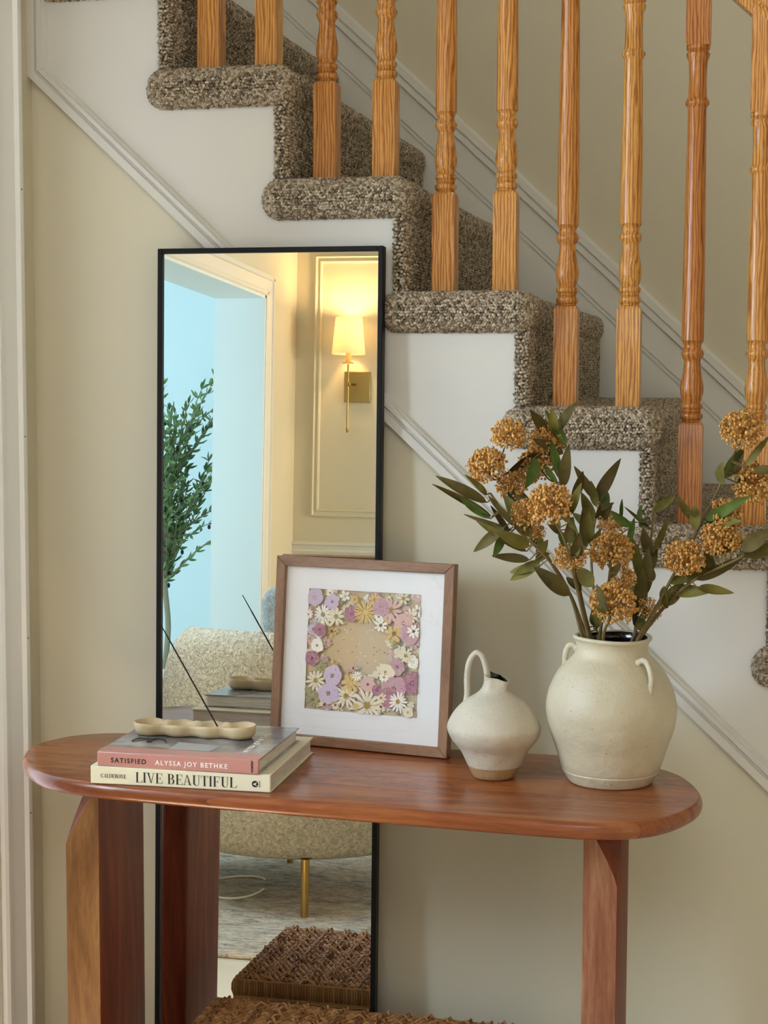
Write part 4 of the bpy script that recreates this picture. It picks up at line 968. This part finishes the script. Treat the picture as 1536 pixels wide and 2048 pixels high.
for i in range(ny):        # twisted rows across the lid
    y = BY0+.006+(BY1-BY0-.012)*(i+.5)/ny
    for ph in (0, PI):
        nx = 150; tb.append(([(BX0+(BX1-BX0)*j/nx-off.x, y-off.y+.0032*math.sin(j*.95+ph+i*1.7)+rnd.uniform(-.0008, .0008), BH-.006+.0046*math.cos(j*.95+ph+i*1.7)+rnd.uniform(-.0008, .0008)) for j in range(nx+1)], .0033, rnd.uniform(.2, 1)))
for i in range(16):        # raised plaited ridges running front to back
    x = BX0+.02+(BX1-BX0-.04)*i/15
    for ph in (0, 2.1, 4.2):
        tb.append(([(x-off.x+.0060*math.sin(j*.85+ph), BY0+(BY1-BY0)*j/80-off.y, BH-.001+.0035*math.cos(j*1.7+ph)) for j in range(81)], .0024, rnd.random()))
for _ in range(90):       # loose rush ends
    x, y = rnd.uniform(BX0, BX1)-off.x, rnd.uniform(BY0, BY1)-off.y; a = rnd.uniform(0, 6.28); l = rnd.uniform(.008, .02)
    tb.append(([(x, y, BH), (x+l*.5*math.cos(a), y+l*.5*math.sin(a), BH+.008), (x+l*math.cos(a), y+l*math.sin(a), BH+.002)], .0018, rnd.random()))
strands('lid_weave', tb, lid, RUSH)
tb = []
def ring(z, inset, r, amp, fr_q):
    P = []; x0, x1, y0, y1 = BX0+inset-off.x, BX1-inset-off.x, BY0+inset-off.y, BY1-inset-off.y
    cn = [(x0, y0, x1, y0), (x1, y0, x1, y1), (x1, y1, x0, y1), (x0, y1, x0, y0)]
    for a, c, d, e_ in cn:
        L_ = math.hypot(d-a, e_-c); n_ = int(L_/.006)
        for j in range(n_): t = j/n_; P.append((a+(d-a)*t, c+(e_-c)*t, z+amp*math.sin(j*fr_q)))
    tb.append((P+[P[0]], r, rnd.random()))
for z in np.arange(BH-.036, BH-.004, .0045): ring(z, .0, .0030, .0006, 1.3)
wr = []
for x in np.arange(BX0, BX1, .0046): 
    for yy, s in ((BY0, -1), (BY1, 1)):
        tb.append(([(x-off.x, yy-off.y+s*.001, BH-.004), (x-off.x+.001, yy-off.y+s*.0042, BH-.012), (x-off.x+.001, yy-off.y+s*.0042, BH-.022), (x-off.x, yy-off.y+s*.001, BH-.030)], .0023, rnd.uniform(.3, .7)))
for y in np.arange(BY0, BY1, .0046):
    for xx, s in ((BX0, -1), (BX1, 1)):
        tb.append(([(xx-off.x+s*.001, y-off.y, BH-.004), (xx-off.x+s*.0042, y-off.y, BH-.012), (xx-off.x+s*.0042, y-off.y, BH-.022), (xx-off.x+s*.001, y-off.y, BH-.030)], .0023, rnd.uniform(.3, .7)))
strands('lid_rim', tb, bk, RUSH)
tb = []
core = MB(); core.box(BX0-off.x+.016, BX1-off.x-.016, BY0-off.y+.016, BY1-off.y-.016, .004, BH-.05); bodyb = core.build('basket_body', mat('dark_rush_side', lin(70, 44, 22), .9), bk)
for z in np.arange(.008, BH-.085, .0075): ring(z, .008, .0042, .0015, 1.1)
for z in (BH-.046, BH-.052, BH-.080, BH-.086): ring(z, .006, .0036, .0006, 1.1)
for s_ in range(44):
    x = BX0+.01+(BX1-BX0-.02)*s_/43
    for yy in (BY0+.008, BY1-.008):
        tb.append(([(x-off.x, yy-off.y, BH-.084), (x+.009-off.x, yy-off.y, BH-.048)], .0022, rnd.random())); tb.append(([(x+.009-off.x, yy-off.y, BH-.084), (x-off.x, yy-off.y, BH-.048)], .0022, rnd.random()))
for s_ in range(26):
    y = BY0+.01+(BY1-BY0-.02)*s_/25
    for xx in (BX0+.008, BX1-.008):
        tb.append(([(xx-off.x, y-off.y, BH-.084), (xx-off.x, y+.009-off.y, BH-.048)], .0022, rnd.random())); tb.append(([(xx-off.x, y+.009-off.y, BH-.084), (xx-off.x, y-off.y, BH-.048)], .0022, rnd.random()))
strands('side_weave', tb, bodyb, RUSH)

# ------------------------------------------------------------------ the part of the hall seen in the mirror
# wall sconce
SX, SY, SZ = -.683, -4.5, 1.624
BR = mat('brushed_brass', lin(176, 142, 84), .32, 1)
sc_ = empty('wall_sconce', (SX, SY, SZ), 'lit brass wall sconce with white tapered shade, seen in the mirror', 'wall lamp')
b = MB(); b.box(-.059, .059, 0, .012, -.068, .068); b.build('backplate', BR, sc_, bevel=.002)
b = MB(); b.tube([(-.01, .012, .010), (-.020, .085, .010)], .0055, 12); b.sphere((-.020, .085, .010), .011, 12, 8); b.build('arm', BR, sc_, smooth=True)
rx, ry = -.024, .085
b = MB(); b.lathe([(.0045, -.205), (.007, -.200), (.004, -.196), (.007, -.190), (.007, -.186), (.0042, -.184), (.0042, .095), (.0055, .096)], 16, (rx, ry, 0)); b.lathe([(.024, .100), (.025, .101), (.024, .103)], 24, (rx, ry, 0)); b.build('rod', BR, sc_, smooth=True)
b = MB(); b.lathe([(.012, .103), (.012, .155)], 16, (rx, ry, 0)); b.build('candle_sleeve', mat('cream_candle_sleeve', lin(222, 180, 110), .5), sc_, smooth=True)
SH = bpy.data.materials.new('linen_shade'); SH.use_nodes = True; nt = SH.node_tree; nt.nodes.clear(); o_ = nt.nodes.new('ShaderNodeOutputMaterial'); df = nt.nodes.new('ShaderNodeBsdfDiffuse'); tl_ = nt.nodes.new('ShaderNodeBsdfTranslucent'); mx = nt.nodes.new('ShaderNodeMixShader')
df.inputs[0].default_value = lin(245, 238, 222); tl_.inputs[0].default_value = lin(250, 240, 215); mx.inputs[0].default_value = .55
nt.links.new(df.outputs[0], mx.inputs[1]); nt.links.new(tl_.outputs[0], mx.inputs[2]); nt.links.new(mx.outputs[0], o_.inputs[0])
b = MB(); b.lathe([(.074, .140), (.0585, .300), (.0575, .300), (.073, .140), (.074, .140)], 48, (rx, ry, 0), cap=False); b.build('lamp_shade', SH, sc_, smooth=True)
BU = bpy.data.materials.new('lit_bulb'); BU.use_nodes = True; BU.node_tree.nodes['Principled BSDF'].inputs['Emission Color'].default_value = (1, .72, .36, 1); BU.node_tree.nodes['Principled BSDF'].inputs['Emission Strength'].default_value = 9
b = MB(); b.sphere((rx, ry, .225), .020, 16, 10, (1, 1, 1.35)); b.lathe([(.010, .155), (.012, .205)], 12, (rx, ry, 0)); b.build('bulb', BU, sc_, smooth=True)
pl = bpy.data.lights.new('bulb_light', 'POINT'); pl.energy = 14; pl.color = (1.0, .60, .22); pl.shadow_soft_size = .03
plo = bpy.data.objects.new('bulb_light', pl); COL.objects.link(plo); plo.location = (SX+rx, SY+ry, SZ+.262)

# boucle chair
def boucle(name, c, rough=.95):
    m = mat(name, c, rough); t = NT(m); v = t.coord(); d = t.noise(v, 95, 3, .65, .8)
    t.col(t.ramp(d, [(.3, tuple(x*.50 for x in c[:3])+(1,)), (.6, c)])); t.bump(d, .9, .011); return m
BOU = boucle('beige_boucle', lin(194, 184, 160))
ch = empty('tub_chair', (-.262, -2.06, .011), 'beige boucle tub chair on thin brass legs, seen in the mirror', 'chair')
b = MB(); n = 64; vs = []
prof = [(.20, .150), (.34, .152), (.372, .165), (.384, .20), (.388, .30)]
for r, z in prof:
    for j in range(n): a = 2*PI*j/n; vs.append((r*math.cos(a)*1.0, r*math.sin(a)*.95, z))
def top_z(a):   # high at the back (towards the console), low in front
    c = math.cos(a-PI/2+.30); t = min(max((c+.35)/.9, 0), 1); t = t*t*(3-2*t); return .47+.312*t
lay = [(.394, .40), (.402, .55), (.410, .68), (.415, .86), (.408, .95), (.385, 1.0), (.352, .985), (.335, .93), (.322, .80), (.310, .62), (.300, .40), (.29, .28)]
for r, f in lay:
    for j in range(n): a = 2*PI*j/n; tz = top_z(a); vs.append((r*math.cos(a), r*math.sin(a)*.95, .30+(tz-.30)*f if f >= .5 else .30+(tz-.30)*f))
k = len(prof)+len(lay); b.add(vs, [(i*n+j, i*n+(j+1) % n, (i+1)*n+(j+1) % n, (i+1)*n+j) for i in range(k-1) for j in range(n)]+[tuple(range(n))[::-1], tuple((k-1)*n+j for j in range(n))])
o = b.build('tub_shell', BOU, ch, smooth=True, angle=80)
b = MB(); b.lathe([(.27, .36), (.30, .38), (.305, .42), (.28, .455), (.1, .465), (0.001, .467)], 48); b.build('seat_cushion', BOU, ch, smooth=True, angle=80)
for x, y in ((.108, .335), (-.27, -.0), (-.10, -.27), (.27, -.05)):
    b = MB(); b.lathe([(.0105, 0), (.0125, .16)], 16, (x, y, .0004)); b.build('leg', BR, ch, smooth=True)
# rug
def rug_mat():
    m = mat('faded_grey_rug', rough=.95); t = NT(m); v = t.coord((1, 2.2, 1))
    n1 = t.noise(v, 7, 8, .75, 1.2); c1 = t.ramp(n1, [(.36, lin(70, 78, 80)), (.46, lin(132, 132, 124)), (.56, lin(188, 180, 162)), (.66, lin(150, 116, 100))])
    n2 = t.noise(t.coord((1, 3, 1)), 34, 6, .8, .6); c2 = t.ramp(n2, [(.40, lin(76, 84, 88)), (.56, lin(214, 206, 188))])
    n3 = t.noise(t.coord(), 3, 3, .5, .3); c3 = t.ramp(n3, [(.45, (1, 1, 1, 1)), (.7, (1, .86, .80, 1))])
    t.col(t.mix(1, t.mix(.5, c1, c2), c3, 'MULTIPLY')); t.bump(n2, .3, .003); return m
b = MB(); b.box(-.94, 1.7, -3.9, -1.33, .001, .011); tag(b.build('area_rug', rug_mat(), None, bevel=.004), 'faded grey vintage patterned rug lying on the pale floor under the chair', 'rug')
b = MB(); b.tube([(-.445+.10*math.cos(2*PI*j/40), -1.98+.13*math.sin(2*PI*j/40)+.02*math.sin(4*PI*j/40), .0145) for j in range(36)], .0032, 8)
tag(b.build('power_cord', mat('white_plastic_cord', lin(225, 222, 212), .4), None, smooth=True), 'loop of thin white cord lying on the rug beside the tub chair', 'cord')
# pale blue grey dining chair
FAB = boucle('blue_grey_fabric', lin(226, 232, 240)); 
dc = empty('upholstered_chair', (-.40, -3.15, .011), 'pale blue grey upholstered chair, only its rounded back corner seen in the mirror', 'chair')
pts = []; hw = .25
for cx, cz, a0 in ((hw-.07, .755, 0), (-hw+.07, .755, PI/2)):
    for j in range(9): a = a0+PI/2*j/8; pts.append((cx+.07*math.cos(a), cz+.07*math.sin(a)))
pts += [(-hw+.02, .40), (hw-.02, .40)]
b = MB(); b.prism(pts, .16, .24, 'y'); b.build('backrest', FAB, dc, bevel=.03, seg=4)
b = MB(); b.box(-.25, .25, -.25, .24, .33, .43); b.build('seat', FAB, dc, bevel=.03, seg=4)
for x in (-.2, .2):
    for y in (-.2, .2): b = MB(); b.lathe([(.012, 0), (.018, .34)], 12, (x, y, .0004)); b.build('leg', BLACK, dc, smooth=True)
# olive tree
OLV = leafmat('olive_tree_leaf', lin(84, 112, 66), lin(150, 172, 116)); 
tr = empty('olive_tree', (-1.66, -4.75, 0), 'potted olive tree with fine green leaves and dark olives, seen in the mirror', 'tree')
b = MB(); b.lathe([(.11, 0), (.15, .02), (.17, .30), (.165, .32), (.15, .31), (.14, .27)], 32); b.build('pot', mat('white_pot', lin(225, 222, 215), .6), tr, smooth=True)
rnd = random.Random(21); tb = MB(); fo = MB(); olives = []
def olive_leaf(p, d, ln, wd):
    d = d.normalized(); a = Vector((rnd.gauss(0, 1), rnd.gauss(0, 1), rnd.gauss(0, 1))); s = d.cross(a).normalized(); n_ = s.cross(d); vs = []
    for t, w_ in ((0, .12), (.25, .8), (.55, 1), (.85, .55), (1, .03)):
        c = p+d*ln*t-n_*ln*.12*math.sin(PI*t)
        vs += [tuple(c-s*wd*w_+n_*wd*.3*w_), tuple(c), tuple(c+s*wd*w_+n_*wd*.3*w_)]
    nv = len(vs); vs += [tuple(Vector(v)-n_*.0005) for v in vs]
    fo.add(vs, [f for i in range(4) for j in range(2) for f in ((i*3+j, i*3+j+1, i*3+j+4, i*3+j+3), (nv+i*3+j, nv+i*3+j+3, nv+i*3+j+4, nv+i*3+j+1))])
tb.tube(spline([(0, 0, .25), (.02, .0, .5), (0, .01, .75), (.02, 0, .95)], 5), [.014]*16, 8)
for i in range(50):
    z0 = rnd.uniform(.66, 1.25); a = rnd.uniform(0, 6.28); tilt = rnd.uniform(.12, .85); ln = rnd.uniform(.35, .66) if i > 3 else .3
    d = Vector((math.cos(a)*tilt, math.sin(a)*tilt, 1)).normalized(); p = Vector((0, 0, z0)); pts = [p.copy()]
    for s_ in range(12):
        d = (d+Vector((rnd.gauss(0, .07), rnd.gauss(0, .07), rnd.gauss(0, .05)-.05*tilt))).normalized(); p = p+d*ln/12; pts.append(p.copy())
        for q in range(4):
            e_ = (d*.8+Vector((rnd.gauss(0, .55), rnd.gauss(0, .55), rnd.gauss(0, .3)))).normalized(); olive_leaf(p, e_, rnd.uniform(.035, .062), rnd.uniform(.0055, .008))
        if rnd.random() < .08: m1 = MB(); m1.sphere(p+Vector((rnd.uniform(-.02, .02), rnd.uniform(-.02, .02), -.015)), .011, 8, 6, (.8, .8, 1.15)); olives.append(m1)
    tb.tube(pts, [.005-.003*i_/12 for i_ in range(13)], 6)
tb.build('trunk', mat('olive_bark', lin(150, 138, 110), .8), tr, smooth=True); fo.build('foliage', OLV, tr, smooth=True, angle=80); OM = mat('black_olive', lin(28, 34, 34), .3)
for m1 in olives: m1.build('olive', OM, tr, smooth=True)
